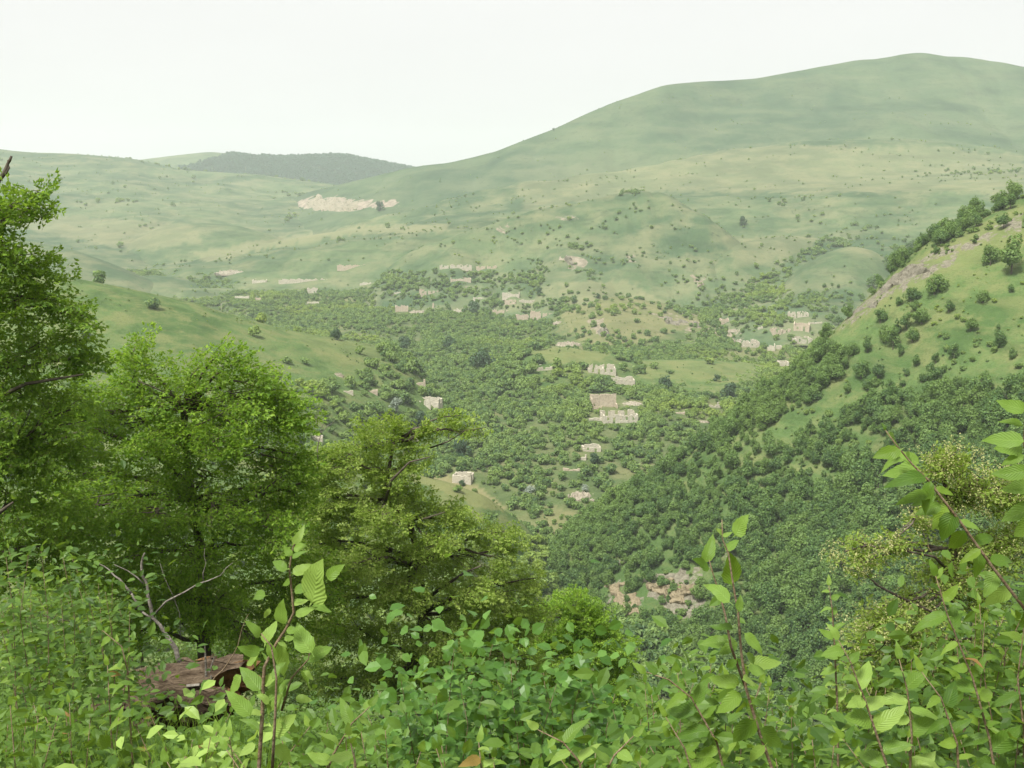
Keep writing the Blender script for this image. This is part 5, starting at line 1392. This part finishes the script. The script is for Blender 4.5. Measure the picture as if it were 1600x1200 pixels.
# rotten log
def rotten_log():
    D = 7.6
    c0 = at(262, 1060, D)
    e = empty('log', c0, 'broken rotten log with a reddish hollow end lying at lower left', 'log')
    n, m = 46, 40
    V = []
    a = at(120, 1120, D + .3) - c0; b = at(364, 1066, D - .15) - c0
    ax = (b - a).normalized(); up = Vector((0, 0, 1)); side = ax.cross(up).normalized(); up = side.cross(ax)
    L = (b - a).length
    for i in range(n):
        s = i / (n - 1)
        prof = np.interp(s, [0, .2, .4, .58, .66, .78, .9, 1], [.05, .09, .16, .25, .255, .20, .205, .17])
        for j in range(m):
            t = 2 * math.pi * j / m
            rr = prof * (1 + .55 * float(ridged(j * 0.6, s * 3, 4, 4)) - .40 + .16 * float(fbm(j * .9, s * 9, 3, 6)))
            # a torn trough along the upper front
            fr = math.exp(-((t - 0.9) / .38) ** 2) * np.interp(s, [0, .25, .5, .8, 1], [0, .06, .18, .22, .1])
            rr *= 1 - fr
            p = a + ax * (s * L + .15 * float(vnoise(j * .7, 3, 9)) * max(0, s - .8) * 5) + side * (-rr * math.sin(t + .2)) * 1 + up * (rr * math.cos(t + .2))
            p += Vector((float(fbm(p.x * 5, p.z * 6, 3, 2)), float(fbm(p.x * 6, p.z * 5, 3, 3)), float(fbm(p.x * 5, p.y * 9, 3, 4)) * 1.2)) * .075
            V.append(tuple(p))
    idx = np.arange(n * m).reshape(n, m); nx = np.roll(idx, -1, 1)
    q_ = np.stack([idx[:-1], nx[:-1], nx[1:], idx[1:]], -1).reshape(-1, 4)
    link('bark_shell', mesh_np('bark_shell', V, quads=q_, mats=[M_LOG]), e)
    # torn end face, sunk in
    end = [V[(n - 1) * m + j] for j in range(m)]; cc = sum((Vector(p) for p in end), Vector()) / m
    V2 = list(end); 
    for k, f_ in ((1, .7), (2, .4)):
        for j in range(m):
            p = Vector(end[j]); V2.append(tuple(cc + (p - cc) * f_ - ax * (.03 * k + .03 * float(vnoise(j * .9, k, 3)))))
    V2.append(tuple(cc - ax * .1))
    q2 = [(r * m + j, r * m + (j + 1) % m, (r + 1) * m + (j + 1) % m, (r + 1) * m + j) for r in range(2) for j in range(m)]
    t2 = [(2 * m + j, 2 * m + (j + 1) % m, 3 * m) for j in range(m)]
    link('broken_end', mesh_np('broken_end', V2, quads=q2, tris=t2, mats=[M_LOG_IN], smooth=False), e)
    # splinters and loose slabs of rotten wood on its face
    g = random.Random(5)
    for k in range(44):
        s = g.uniform(.3, .97); w0 = a + ax * (s * L) - side * g.uniform(.13, .21) + up * g.uniform(-.05, .22 - .1 * abs(s - .6))
        d = (ax * g.uniform(-.9, -.2) + up * g.uniform(-.5, .2) - side * .15).normalized() * g.uniform(.07, .34)
        bb = MB(); bb.tube([w0, w0 + d * .5 + side * -.01, w0 + d], [g.uniform(.006, .026), g.uniform(.010, .030), .004], 4)
        link('splinter', bb.mesh('splinter', M_LOG_IN if g.random() < .6 else M_LOG, False), e)
    for pts, r in (([(322,1057),(321,1030),(320,1008)], .010), ([(327,1050),(332,1035),(337,1020)], .006), ([(329,1068),(330,1056)], .008), ([(292,1072),(312,1070)], .014)):
        bb = MB(); bb.tube([at(x, y, D - .3) - c0 for x, y in pts], [r, r * .8, r * .3][:len(pts)], 5)
        link('splinter', bb.mesh('splinter', M_BARK_PALE, False), e)
rotten_log()
dead('thin bare twig curving up beside the rotten log', (325, 1070, 7.0), [([(318,1076,7.0),(330,1067,7.0),(348,1047,7.0),(365,1022,7.0),(375,995,7.0),(381,975,7.0),(388,960,7.0)], .008, .002)], M_TWIG, 'dead_twig', 'dead twig')

# ------------------------------------------------------------------ leaves one can pick apart
def leaf_mesh(name, mat, width, seed, n=9, droop=.22, fold=.12, serr=.05, tipw=1.0, base=.25):
    g = random.Random(seed)
    V, uv = [], []
    for i in range(n + 1):
        s = i / n
        wv = width * (math.sin(math.pi * s ** (.62 + base * .3)) ** .8) * (1 - .25 * s * tipw) if 0 < i < n else 0.0
        z = -droop * s * s + .02 * math.sin(s * 9 + seed)
        sh = .06 * math.sin(s * 3 + seed) * (seed % 3 - 1)
        se = 1 + serr * (1 if i % 2 else -1)
        V += [(sh - wv * .5 * se, s + .01 * (i % 2), z + fold * wv * (1 + .4 * math.sin(7 * s + seed))), (sh, s, z), (sh + wv * .5 * se, s + .01 * (i % 2), z + fold * wv * (1 + .4 * math.cos(6 * s + seed)))]
        uv += [(0, s), (.5, s), (1, s)]
    V.append((0, -.14, .02)); V.append((.012, -.14, .02)); uv += [(.5, 0), (.5, 0)]
    F_ = []
    for i in range(n):
        a = i * 3
        if i == 0: F_ += [(1, 4, 3), (1, 5, 4)]
        elif i == n - 1: F_ += [(a, a + 1, a + 4), (a + 1, a + 2, a + 4)]
        else: F_ += [(a, a + 1, a + 4, a + 3), (a + 1, a + 2, a + 5, a + 4)]
    # short stalk
    k = len(V) - 2
    V.append((.008, 0.02, 0)); uv.append((.5, 0)); F_.append((k, k + 1, k + 2, 1))
    me = bpy.data.meshes.new(name); me.from_pydata(V, [], F_); me.materials.append(mat)
    ul = me.uv_layers.new(name='UVMap')
    for lp in me.loops: ul.data[lp.index].uv = uv[lp.vertex_index]
    me.polygons.foreach_set('use_smooth', [True] * len(me.polygons))
    return me

LEAF = {
 'sap': [leaf_mesh('leaf', M_LEAF_SAP, w_, i, droop=d_) for i, (w_, d_) in enumerate(((.58, .18), (.50, .38), (.64, .1), (.46, .55), (.60, -.05), (.54, .28)))],
 'bush': [leaf_mesh('leaf', M_LEAF_BUSH, w_, 10 + i, droop=d_) for i, (w_, d_) in enumerate(((.55, .2), (.48, .45), (.6, .05), (.42, .3), (.52, .6), (.58, -.1)))],
 'round': [leaf_mesh('leaf', M_LEAF_BIRCH, w_, 20 + i, droop=d_, n=7, tipw=1.6, base=-.5, serr=.07) for i, (w_, d_) in enumerate(((.85, .2), (.8, .45), (.9, .0), (.72, .35), (.78, .6)))],
 'small': [leaf_mesh('leaf', M_LEAF_BUSH, w_, 30 + i, droop=d_, n=5) for i, (w_, d_) in enumerate(((.5, .2), (.45, .3), (.55, .1)))],
 'red': [leaf_mesh('leaf', M_LEAF_RED, w_, 40 + i, droop=d_) for i, (w_, d_) in enumerate(((.5, .25), (.45, .4)))],
}
NLEAF = [0]
def put_leaf(root, base, d, nrm, length, kind, rnd=random):
    d = d.normalized(); x = d.cross(nrm)
    if x.length < 1e-3: x = d.cross(Vector((1, 0, .3)))
    x.normalize(); z = x.cross(d)
    M = Matrix((( x.x, d.x, z.x, 0), (x.y, d.y, z.y, 0), (x.z, d.z, z.z, 0), (0, 0, 0, 1)))
    ms = LEAF[kind]
    o = bpy.data.objects.new('leaf', ms[rnd.randrange(len(ms))])
    COL.objects.link(o); o.parent = root
    sw = rnd.uniform(.88, 1.12)
    o.matrix_local = Matrix.Translation(base - root.location) @ M @ Matrix.Diagonal((length * sw, length, length, 1))
    NLEAF[0] += 1
    return o

def px_leaf(root, bx, by, tx, ty, D, kind='sap', tilt=None, wide=None):
    a = at(bx, by, D); dz = random.uniform(-.5, .5) * math.hypot(tx - bx, ty - by) * D / F
    b = at(tx, ty, D + dz)
    d = b - a
    nrm = Vector((random.uniform(-.4, .4), random.uniform(-1.0, -.4), random.uniform(.4, 1.0)))
    return put_leaf(root, a, d, nrm, d.length * 1.02, kind)

def stem(root, pts, r0, r1, name='stem', mat=None, smooth=True):
    b = MB(); n = len(pts) - 1
    b.tube([p - root.location for p in pts], [r0 + (r1 - r0) * i / n for i in range(n + 1)], 6)
    return link(name, b.mesh(name, mat or M_TWIG, smooth), root)

def auto_leaves(root, pts, spacing, length, kind, start=.25, rnd=random, spread=.9, hang=.25, tipleaf=True, red=0.0):
    """alternate leaves along a shoot"""
    P = [Vector(p) for p in pts]
    seg = [(P[i + 1] - P[i]).length for i in range(len(P) - 1)]; L = sum(seg)
    s = L * start; side = 1; k = 0
    while s < L:
        acc = 0
        for i, sl in enumerate(seg):
            if acc + sl >= s: break
            acc += sl
        t = (s - acc) / seg[i]; p = P[i].lerp(P[i + 1], t); fw = (P[i + 1] - P[i]).normalized()
        ref = Vector((0, -1, .6)).normalized()
        sd = fw.cross(ref).normalized() * side
        if rnd.random() < .35: sd = (sd + Vector((0, rnd.choice((-1, 1)), 0)) * .9).normalized()
        d = (fw * rnd.uniform(.25, .9) + sd * spread + Vector((0, rnd.uniform(-.35, .35), -hang + rnd.uniform(-.2, .25)))).normalized()
        nrm = Vector((rnd.uniform(-.5, .5), rnd.uniform(-.9, .1), rnd.uniform(.5, 1.1)))
        f_ = 1 - .45 * max(0, (s / L - .7) / .3)
        kd = 'red' if rnd.random() < red * (1.6 if s > .75 * L else .5) else kind
        put_leaf(root, p, d, nrm, length * f_ * rnd.uniform(.5, 1.25), kd, rnd)
        side = -side; s += spacing * rnd.uniform(.7, 1.3); k += 1
    if tipleaf: put_leaf(root, P[-1], (P[-1] - P[-2]).normalized() + Vector((rnd.uniform(-.3, .3), 0, .2)), Vector((0, -1, .5)), length * .55, kind, rnd)

def ppts(L, D): return [at(x, y, D) for x, y in L]

# sapling standing in front of the log
D = 2.1
r = ground_at(410, D)
sap = empty('sapling', r, 'light green sapling with big ribbed leaves standing in front of the log', 'sapling')
main = ppts([(404,1210),(410,1115),(411,1075),(413,1042),(432,1005),(447,982),(459,957),(456,925),(452,890),(456,862),(462,845),(470,833)], D)
stem(sap, [r] + main, .0048, .0011)
stem(sap, ppts([(425,1210),(430,1120),(432,1060),(424,1010),(408,990)], D - .05), .0035, .001)
stem(sap, ppts([(440,1110),(455,1060),(482,1030),(488,1000)], D + .04), .003, .001)
for a in [(457,897,489,879),(485,940,503,880),(512,905,536,884),(460,925,488,916),(462,962,490,947),(488,946,517,957),(487,1020,463,972),(482,1030,520,1012),(480,1045,476,1087),(437,1002,438,1058),(405,1022,373,1009),(402,1025,382,1038),
          (407,1080,377,1038),(377,1055,356,1082),(445,1060,413,1112),(392,1118,357,1080),(425,1148,464,1116),(415,931,384,930),(450,888,422,877),(407,994,387,971),(415,1006,427,968),(442,975,440,940),(420,950,414,968),(458,850,472,826),(457,872,474,858),(456,868,444,852),
          (444,1000,462,996),(430,1030,418,1000),(436,1080,452,1062),(428,1110,440,1085),(405,1140,380,1120),(400,1165,372,1178),(430,1165,455,1190),(440,1130,470,1140),(410,1180,395,1205),(420,1100,404,1082),(447,985,468,985),(458,945,478,935),(455,905,440,915),(475,1050,492,1060),(462,1090,488,1095),(425,1060,445,1035)]:
    px_leaf(sap, *a, D + random.uniform(-.08, .08), 'sap')

auto_leaves(sap, [r] + main, .05, .042, 'sap', start=.62, rnd=random.Random(3), tipleaf=False)
# tall shoot in the lower right centre
D = 2.2
r = ground_at(1210, D)
sap = empty('sapling', r, 'tall thin sapling with toothed leaves in front of the valley, right of centre', 'sapling')
stem(sap, [r] + ppts([(1206,1200),(1187,1147),(1166,1077),(1158,1018),(1153,955),(1146,916),(1138,864),(1129,843),(1128,812)], D), .0046, .001)
stem(sap, ppts([(1165,1075),(1142,1010),(1133,960),(1125,930),(1115,900),(1108,875)], D + .03), .0035, .001)
for a in [(1145,913,1136,862),(1140,941,1103,908),(1147,836,1170,806),(1134,862,1154,838),(1104,880,1113,836),(1108,888,1080,876),(1145,983,1108,976),(1135,1004,1094,1002),(1163,990,1196,1018),(1152,1004,1124,1022),(1166,1021,1194,1038),(1168,1045,1200,1052),(1158,1084,1118,1112),
          (1170,1088,1180,1120),(1163,1095,1152,1122),(1155,1070,1108,1056),(1172,1040,1222,1030),(1165,1110,1200,1140),(1180,1125,1150,1160),(1185,1140,1222,1170),(1130,835,1118,826),(1129,838,1142,830),(1152,955,1160,930),(1150,1030,1130,1045),(1175,1100,1205,1095),(1160,1062,1185,1070),(1195,1165,1165,1195)]:
    px_leaf(sap, *a, D + random.uniform(-.08, .08), 'sap' if random.random() < .6 else 'bush')

# long shoot slanting in from the right edge
D = 2.4
r = ground_at(1680, D)
sap = empty('sapling', r, 'long brown shoot slanting up from the right edge with rows of hanging leaves', 'sapling')
C_ = ppts([(1640,1010),(1600,950),(1550,885),(1500,815),(1450,750),(1425,725),(1400,695),(1382,670)], D)
stem(sap, [r, at(1670, 1120, D)] + C_, .0055, .0012)
for a in [(1407,702,1364,718),(1420,712,1378,722),(1435,730,1382,738),(1445,742,1394,750),(1436,724,1400,706),(1452,770,1408,778),(1462,776,1422,786),(1470,790,1436,800),(1384,672,1380,662),(1386,678,1406,702),(1415,707,1440,722),(1455,752,1440,800),(1462,762,1492,772),
          (1480,790,1455,826),(1490,800,1470,846),(1500,815,1535,822),(1510,830,1480,868),(1520,842,1562,838),(1532,858,1500,880),(1545,875,1590,868),(1560,895,1535,930),(1575,915,1545,950),(1590,935,1640,930),(1530,860,1528,905)]:
    px_leaf(sap, *a, D + random.uniform(-.07, .07), 'bush' if random.random() < .55 else 'sap')
D = 2.2
r = ground_at(1690, D)
sap = empty('sapling', r, 'shoot with drooping pale leaves coming in at the upper right edge', 'sapling')
stem(sap, [r, at(1660, 1000, D)] + ppts([(1640,860),(1615,760),(1600,690),(1603,640)], D), .008, .0015)
for a in [(1603,640,1560,624),(1598,664,1570,655),(1600,690,1538,680),(1598,700,1552,702),(1600,712,1565,722),(1606,735,1552,738),(1612,760,1565,766),(1605,722,1630,740),(1620,790,1575,810),(1625,810,1580,842),(1603,650,1625,640)]:
    px_leaf(sap, *a, D + random.uniform(-.05, .05), 'sap')

def shoot(root, pts, D, spacing, length, kind, rnd, r0=.004, **kw):
    P = ppts(pts, D); stem(root, P, r0, .001)
    auto_leaves(root, P, spacing, length, kind, rnd=rnd, **kw)

rr_ = random.Random(99)
for (lab, rootpx, D, shoots, length, kind) in [
  ('reddish-stemmed shoot with bright leaves below the seed cluster tree', 1400, 2.3, [[(1400,1230),(1387,1200),(1366,1137),(1352,1095),(1338,1060),(1329,1035),(1310,1000)], [(1420,1230),(1425,1150),(1418,1080),(1405,1030)]], .072, 'sap'),
  ('leafy shoot in the lower right corner', 1580, 2.3, [[(1560,1240),(1545,1150),(1520,1060),(1480,960),(1462,900)], [(1600,1240),(1600,1140),(1590,1060),(1600,980)], [(1500,1240),(1495,1160),(1470,1090),(1440,1050)]], .075, 'bush'),
  ('low shoot with broad pale leaves at the bottom centre', 900, 2.2, [[(915,1240),(905,1190),(880,1160),(840,1140)], [(760,1240),(752,1200),(748,1160)], [(930,1240),(960,1180),(990,1150)]], .062, 'sap'),
  ('arching shoot left of the tall thin sapling', 1120, 2.5, [[(1140,1240),(1120,1160),(1080,1090),(1045,1062),(1010,1050)], [(1090,1240),(1070,1170),(1040,1120)]], .07, 'bush'),
  ('small upright shoot with two curled leaves under the hillside', 1305, 2.6, [[(1310,1230),(1308,1100),(1304,1010),(1300,950),(1295,915)]], .05, 'sap'),
  ('yellowish shoot leaning right beside the sapling in front of the log', 540, 2.3, [[(500,1240),(520,1180),(550,1130),(578,1104)], [(560,1240),(555,1190),(545,1150)]], .06, 'sap'),
  ('young shoot with yellow-green leaves above the lower left bushes', 190, 3.0, [[(210,1240),(204,1140),(200,1050),(190,1010),(160,985)], [(180,1240),(172,1120),(168,1040)]], .06, 'bush')]:
    r = ground_at(rootpx, D)
    s_ = empty('sapling', r, lab, 'sapling')
    for sh in shoots:
        P = ppts(sh, D + rr_.uniform(-.1, .1)); stem(s_, [r] + P, .0042, .001, mat=M_TWIG)
        auto_leaves(s_, P, length * .42, length, kind, rnd=rr_, start=.08, red=.01)

# bushes made of many shoots
def stuff_leaves(root, pts_list, kind, length, n, seed, spreadr):
    """deeper leaves of a bush, too many to tell apart, as one part"""
    g = np.random.default_rng(seed); P = np.array([tuple(p) for p in pts_list])
    i = g.integers(0, len(P), n); o = P[i] + g.normal(size=(n, 3)) * spreadr
    d = g.normal(size=(n, 3)); d[:, 2] = d[:, 2] * .5 - .1; d /= np.linalg.norm(d, axis=1, keepdims=True)
    up = np.array([0, -.3, 1.0]) + g.normal(size=(n, 3)) * .5
    S = np.cross(d, up); S /= np.linalg.norm(S, axis=1, keepdims=True); Nn = np.cross(S, d)
    l = length * g.uniform(.6, 1.1, n)[:, None]; wd = {'round': .42, 'bush': .28, 'small': .26, 'sap': .3}[kind]
    # six-sided blades
    V = np.stack([o, o + d * l * .3 - S * l * wd * .9 + Nn * l * .06, o + d * l * .65 - S * l * wd * .8 + Nn * l * .04, o + d * l - Nn * l * .1, o + d * l * .65 + S * l * wd * .8 + Nn * l * .04, o + d * l * .3 + S * l * wd * .9 + Nn * l * .06, o + d * l * .4], 1)
    k = np.arange(n)[:, None] * 7
    T = np.concatenate([np.concatenate([k + a, k + b, k + 6], 1) for a, b in ((0, 1), (1, 2), (2, 3), (3, 4), (4, 5), (5, 0))])
    rv = np.tile(g.uniform(0, .8, n), 6)
    mat = {'round': M_LEAF_BIRCH, 'bush': M_LEAF_UND, 'small': M_LEAF_UND, 'sap': M_LEAF_SAP}[kind]  # darker green on bush and small inner leaves paints in the shade between shoots
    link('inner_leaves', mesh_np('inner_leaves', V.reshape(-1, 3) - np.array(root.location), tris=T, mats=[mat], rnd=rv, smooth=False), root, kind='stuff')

def bush(label, px0, px1, ptop, D, nshoot, length, kind, seed, group=None, ntop=None, inner=600, red=0.0, spacing=.5, cat='bush', jit=18, droop=.0, lean=0.25, h=.9):
    rnd = random.Random(seed)
    xc = (px0 + px1) / 2
    r = ground_at(xc, D)
    e = empty('bush', r, label, cat, group)
    allp = []
    for k in range(nshoot):
        fx = (k + rnd.uniform(.1, .9)) / nshoot
        x = px0 + (px1 - px0) * fx
        pt = (ptop(x) if callable(ptop) else ptop) + rnd.uniform(-jit * .6, jit * 1.6) + rnd.random() ** 2 * jit * 2
        dd = D + rnd.uniform(-.12, .12) * D
        tip = at(x, pt, dd)
        b0 = Vector((tip.x * .7 + r.x * .3 + rnd.uniform(-.1, .1), dd, r.z - .05))
        b0 = b0 + Vector((0, 0, max(0, (tip.z - h) - b0.z) * .0))
        mid = b0.lerp(tip, .55) + Vector((rnd.uniform(-.1, .1), rnd.uniform(-.05, .05), .05))
        q1 = mid.lerp(tip, .55) + Vector((rnd.uniform(-.04, .04), 0, .03))
        P = [b0, b0.lerp(mid, .5), mid, q1, tip + Vector((rnd.uniform(-lean, lean) * .3, 0, 0))]
        stem(e, P, .004, .001)
        Lt = sum((P[i + 1] - P[i]).length for i in range(4))
        st = max(.1, 1 - h / Lt)
        auto_leaves(e, P, length * spacing, length, kind, start=st, rnd=rnd, red=red)
        for t in np.linspace(st, 1, 8):
            allp.append(b0.lerp(tip, t) - Vector((0, 0, .03)))
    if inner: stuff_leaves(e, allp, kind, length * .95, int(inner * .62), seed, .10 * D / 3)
    return e
itp = lambda xs, ys: (lambda x: float(np.interp(x, xs, ys)))
LB = itp([0, 40, 100, 150, 200, 230], [880, 850, 860, 890, 950, 1000])
bush('small-leaved bush at the left edge, below the tall edge tree', -30, 75, LB, 5.6, 13, .07, 'small', 1, inner=1900, spacing=.42, h=1.2, jit=48)
bush('small-leaved bush with upright tips between the left edge bush and the log', 80, 215, LB, 5.9, 12, .07, 'small', 2, inner=1900, spacing=.42, h=1.2, jit=48)
bush('low weedy bush at the bottom left corner', -20, 150, 1095, 3.2, 12, .052, 'small', 3, inner=1800, red=.03, h=.5)
bush('low bush with reddish young leaves below the log', 160, 360, 1122, 3.3, 12, .056, 'bush', 4, inner=1500, red=.05, h=.5)
bush('low bush with large light leaves at bottom left of the sapling', 240, 400, 1140, 2.6, 8, .066, 'sap', 5, inner=300, h=.4)
bush('bush at the bottom edge right of the sapling in front of the log', 440, 600, 1125, 3.0, 11, .058, 'bush', 6, inner=1200, h=.5)
RB = itp([560, 640, 700, 760, 850, 920, 1000, 1060], [1110, 1060, 1010, 1010, 1035, 1050, 1080, 1090])
bush('round-leaved bush under the olive tree, left of centre', 590, 740, RB, 4.8, 13, .075, 'round', 7, inner=1300, h=.9, spacing=.55)
bush('round-leaved bush at the bottom centre', 740, 880, RB, 4.9, 13, .075, 'round', 8, inner=1300, h=.9, spacing=.55)
bush('round-leaved bush below the rounded dense tree', 880, 1010, RB, 4.8, 11, .075, 'round', 9, inner=1200, h=.8, spacing=.55)
GB = itp([980, 1060, 1120, 1200, 1260, 1320, 1400, 1500, 1600], [1090, 1040, 1035, 1060, 1120, 1080, 1030, 960, 900])
bush('bush of pointed leaves behind the tall thin sapling', 1010, 1140, GB, 3.6, 11, .072, 'bush', 10, inner=1000, h=.8)
bush('bush of pointed leaves right of the tall thin sapling', 1130, 1270, GB, 3.7, 9, .070, 'bush', 11, inner=900, h=.7)
bush('leafy bush under the seed cluster tree', 1290, 1430, GB, 3.7, 10, .072, 'bush', 12, inner=900, h=.8)
bush('tall leafy bush against the trunk of the seed cluster tree', 1430, 1540, GB, 3.8, 10, .072, 'bush', 13, inner=1000, h=1.0)
bush('tall leafy bush at the right edge', 1530, 1650, GB, 3.7, 10, .072, 'bush', 14, inner=1100, h=1.1)
bush('low plants along the bottom edge in the middle', 600, 900, 1165, 2.6, 12, .055, 'bush', 15, inner=700, h=.35)
bush('low plants along the bottom edge right of the middle', 900, 1250, 1160, 2.7, 13, .060, 'bush', 16, inner=700, h=.35)
bush('low plants along the bottom edge at right', 1240, 1620, 1150, 2.6, 13, .064, 'bush', 17, inner=800, h=.4)

# long grass among the lower left bushes
g = np.random.default_rng(5)
GV, GF, GR = [], [], []
for k in range(520):
    x = g.uniform(-20, 420); D_ = g.uniform(2.8, 4.2)
    b0 = np.array(ground_at(x, D_)); b0[0] += g.normal() * .05
    tip = np.array(at(x + g.normal() * 45, g.uniform(1085, 1190), D_))
    h_ = tip - b0; sdv = np.array([1, 0, 0]) * g.uniform(.0016, .0035)
    k0 = len(GV)
    for i_ in range(6):
        s_ = i_ / 5; p_ = b0 + h_ * s_ + np.array([h_[0] * .8, 0, -.10]) * (s_ ** 3) + np.array([0, 0, .10]) * s_
        w_ = sdv * (1 - s_ * .92)
        GV += [p_ - w_, p_ + w_]
        if i_: GF.append((k0 + 2 * i_ - 2, k0 + 2 * i_ - 1, k0 + 2 * i_ + 1, k0 + 2 * i_)); GR.append(g.random())
link('grass', mesh_np('grass', np.array(GV), quads=GF, mats=[M_LEAF_BUSH], rnd=GR), kind='stuff', label='long thin grass blades among the low bushes at lower left')

# undergrowth over the near slope
UND = []
for i in range(4):
    T_ = [spray_template(700 + i * 7 + k, .5, .065, 4, 4) for k in range(4)]
    g2 = np.random.default_rng(800 + i); LV, LR = [], []
    for n_ in range(95):
        TL, _t = T_[n_ % 4]
        a = g2.uniform(0, 6.28); el = g2.uniform(-.1, 1.0); rr2 = g2.uniform(.0, .8)
        h_ = np.array([math.cos(a) * math.cos(el), math.sin(a) * math.cos(el), math.sin(el)])
        y_ = np.cross([0, 0, 1], h_); y_ /= np.linalg.norm(y_); z_ = np.cross(h_, y_)
        R_ = np.stack([h_, y_, z_], -1)
        LV.append(np.einsum('ij,lqj->lqi', R_, TL) + h_ * rr2 * .8 + np.array([0, 0, .15 + .5 * g2.random()]))
        LR.append(g2.uniform(0, 1, len(TL)) * .7 + .2 * g2.random())
    LV = np.concatenate(LV); LR = np.concatenate(LR); k = np.arange(len(LV)) * 4
    UND.append(mesh_np('shrub', LV.reshape(-1, 3), tris=np.concatenate([np.stack([k, k + 1, k + 2], -1), np.stack([k, k + 2, k + 3], -1)]), mats=[M_LEAF_UND], rnd=np.concatenate([LR, LR]), smooth=False))
uo = []
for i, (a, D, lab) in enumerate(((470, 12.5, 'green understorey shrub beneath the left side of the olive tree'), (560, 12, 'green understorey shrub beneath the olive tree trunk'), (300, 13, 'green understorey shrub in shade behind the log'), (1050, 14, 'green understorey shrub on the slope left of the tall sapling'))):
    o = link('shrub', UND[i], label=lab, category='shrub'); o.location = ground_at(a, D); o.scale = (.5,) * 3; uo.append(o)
g = np.random.default_rng(21)
n = 9000
yy = np.exp(g.uniform(math.log(7.5), math.log(160), n)); uu = g.uniform(-.62, .62, n); xx = uu * yy
ok = np.ones(n, bool)
zz = near_z(xx, yy)
ppx, ppy = project(np.stack([xx, yy, zz], -1))
ok &= ~((yy < 9.5) & (ppx > 100) & (ppx < 460))
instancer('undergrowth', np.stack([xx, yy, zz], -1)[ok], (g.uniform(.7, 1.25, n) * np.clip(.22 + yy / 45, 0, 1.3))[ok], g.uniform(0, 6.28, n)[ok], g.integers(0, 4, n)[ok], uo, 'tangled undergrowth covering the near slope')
print('leaves', NLEAF[0])
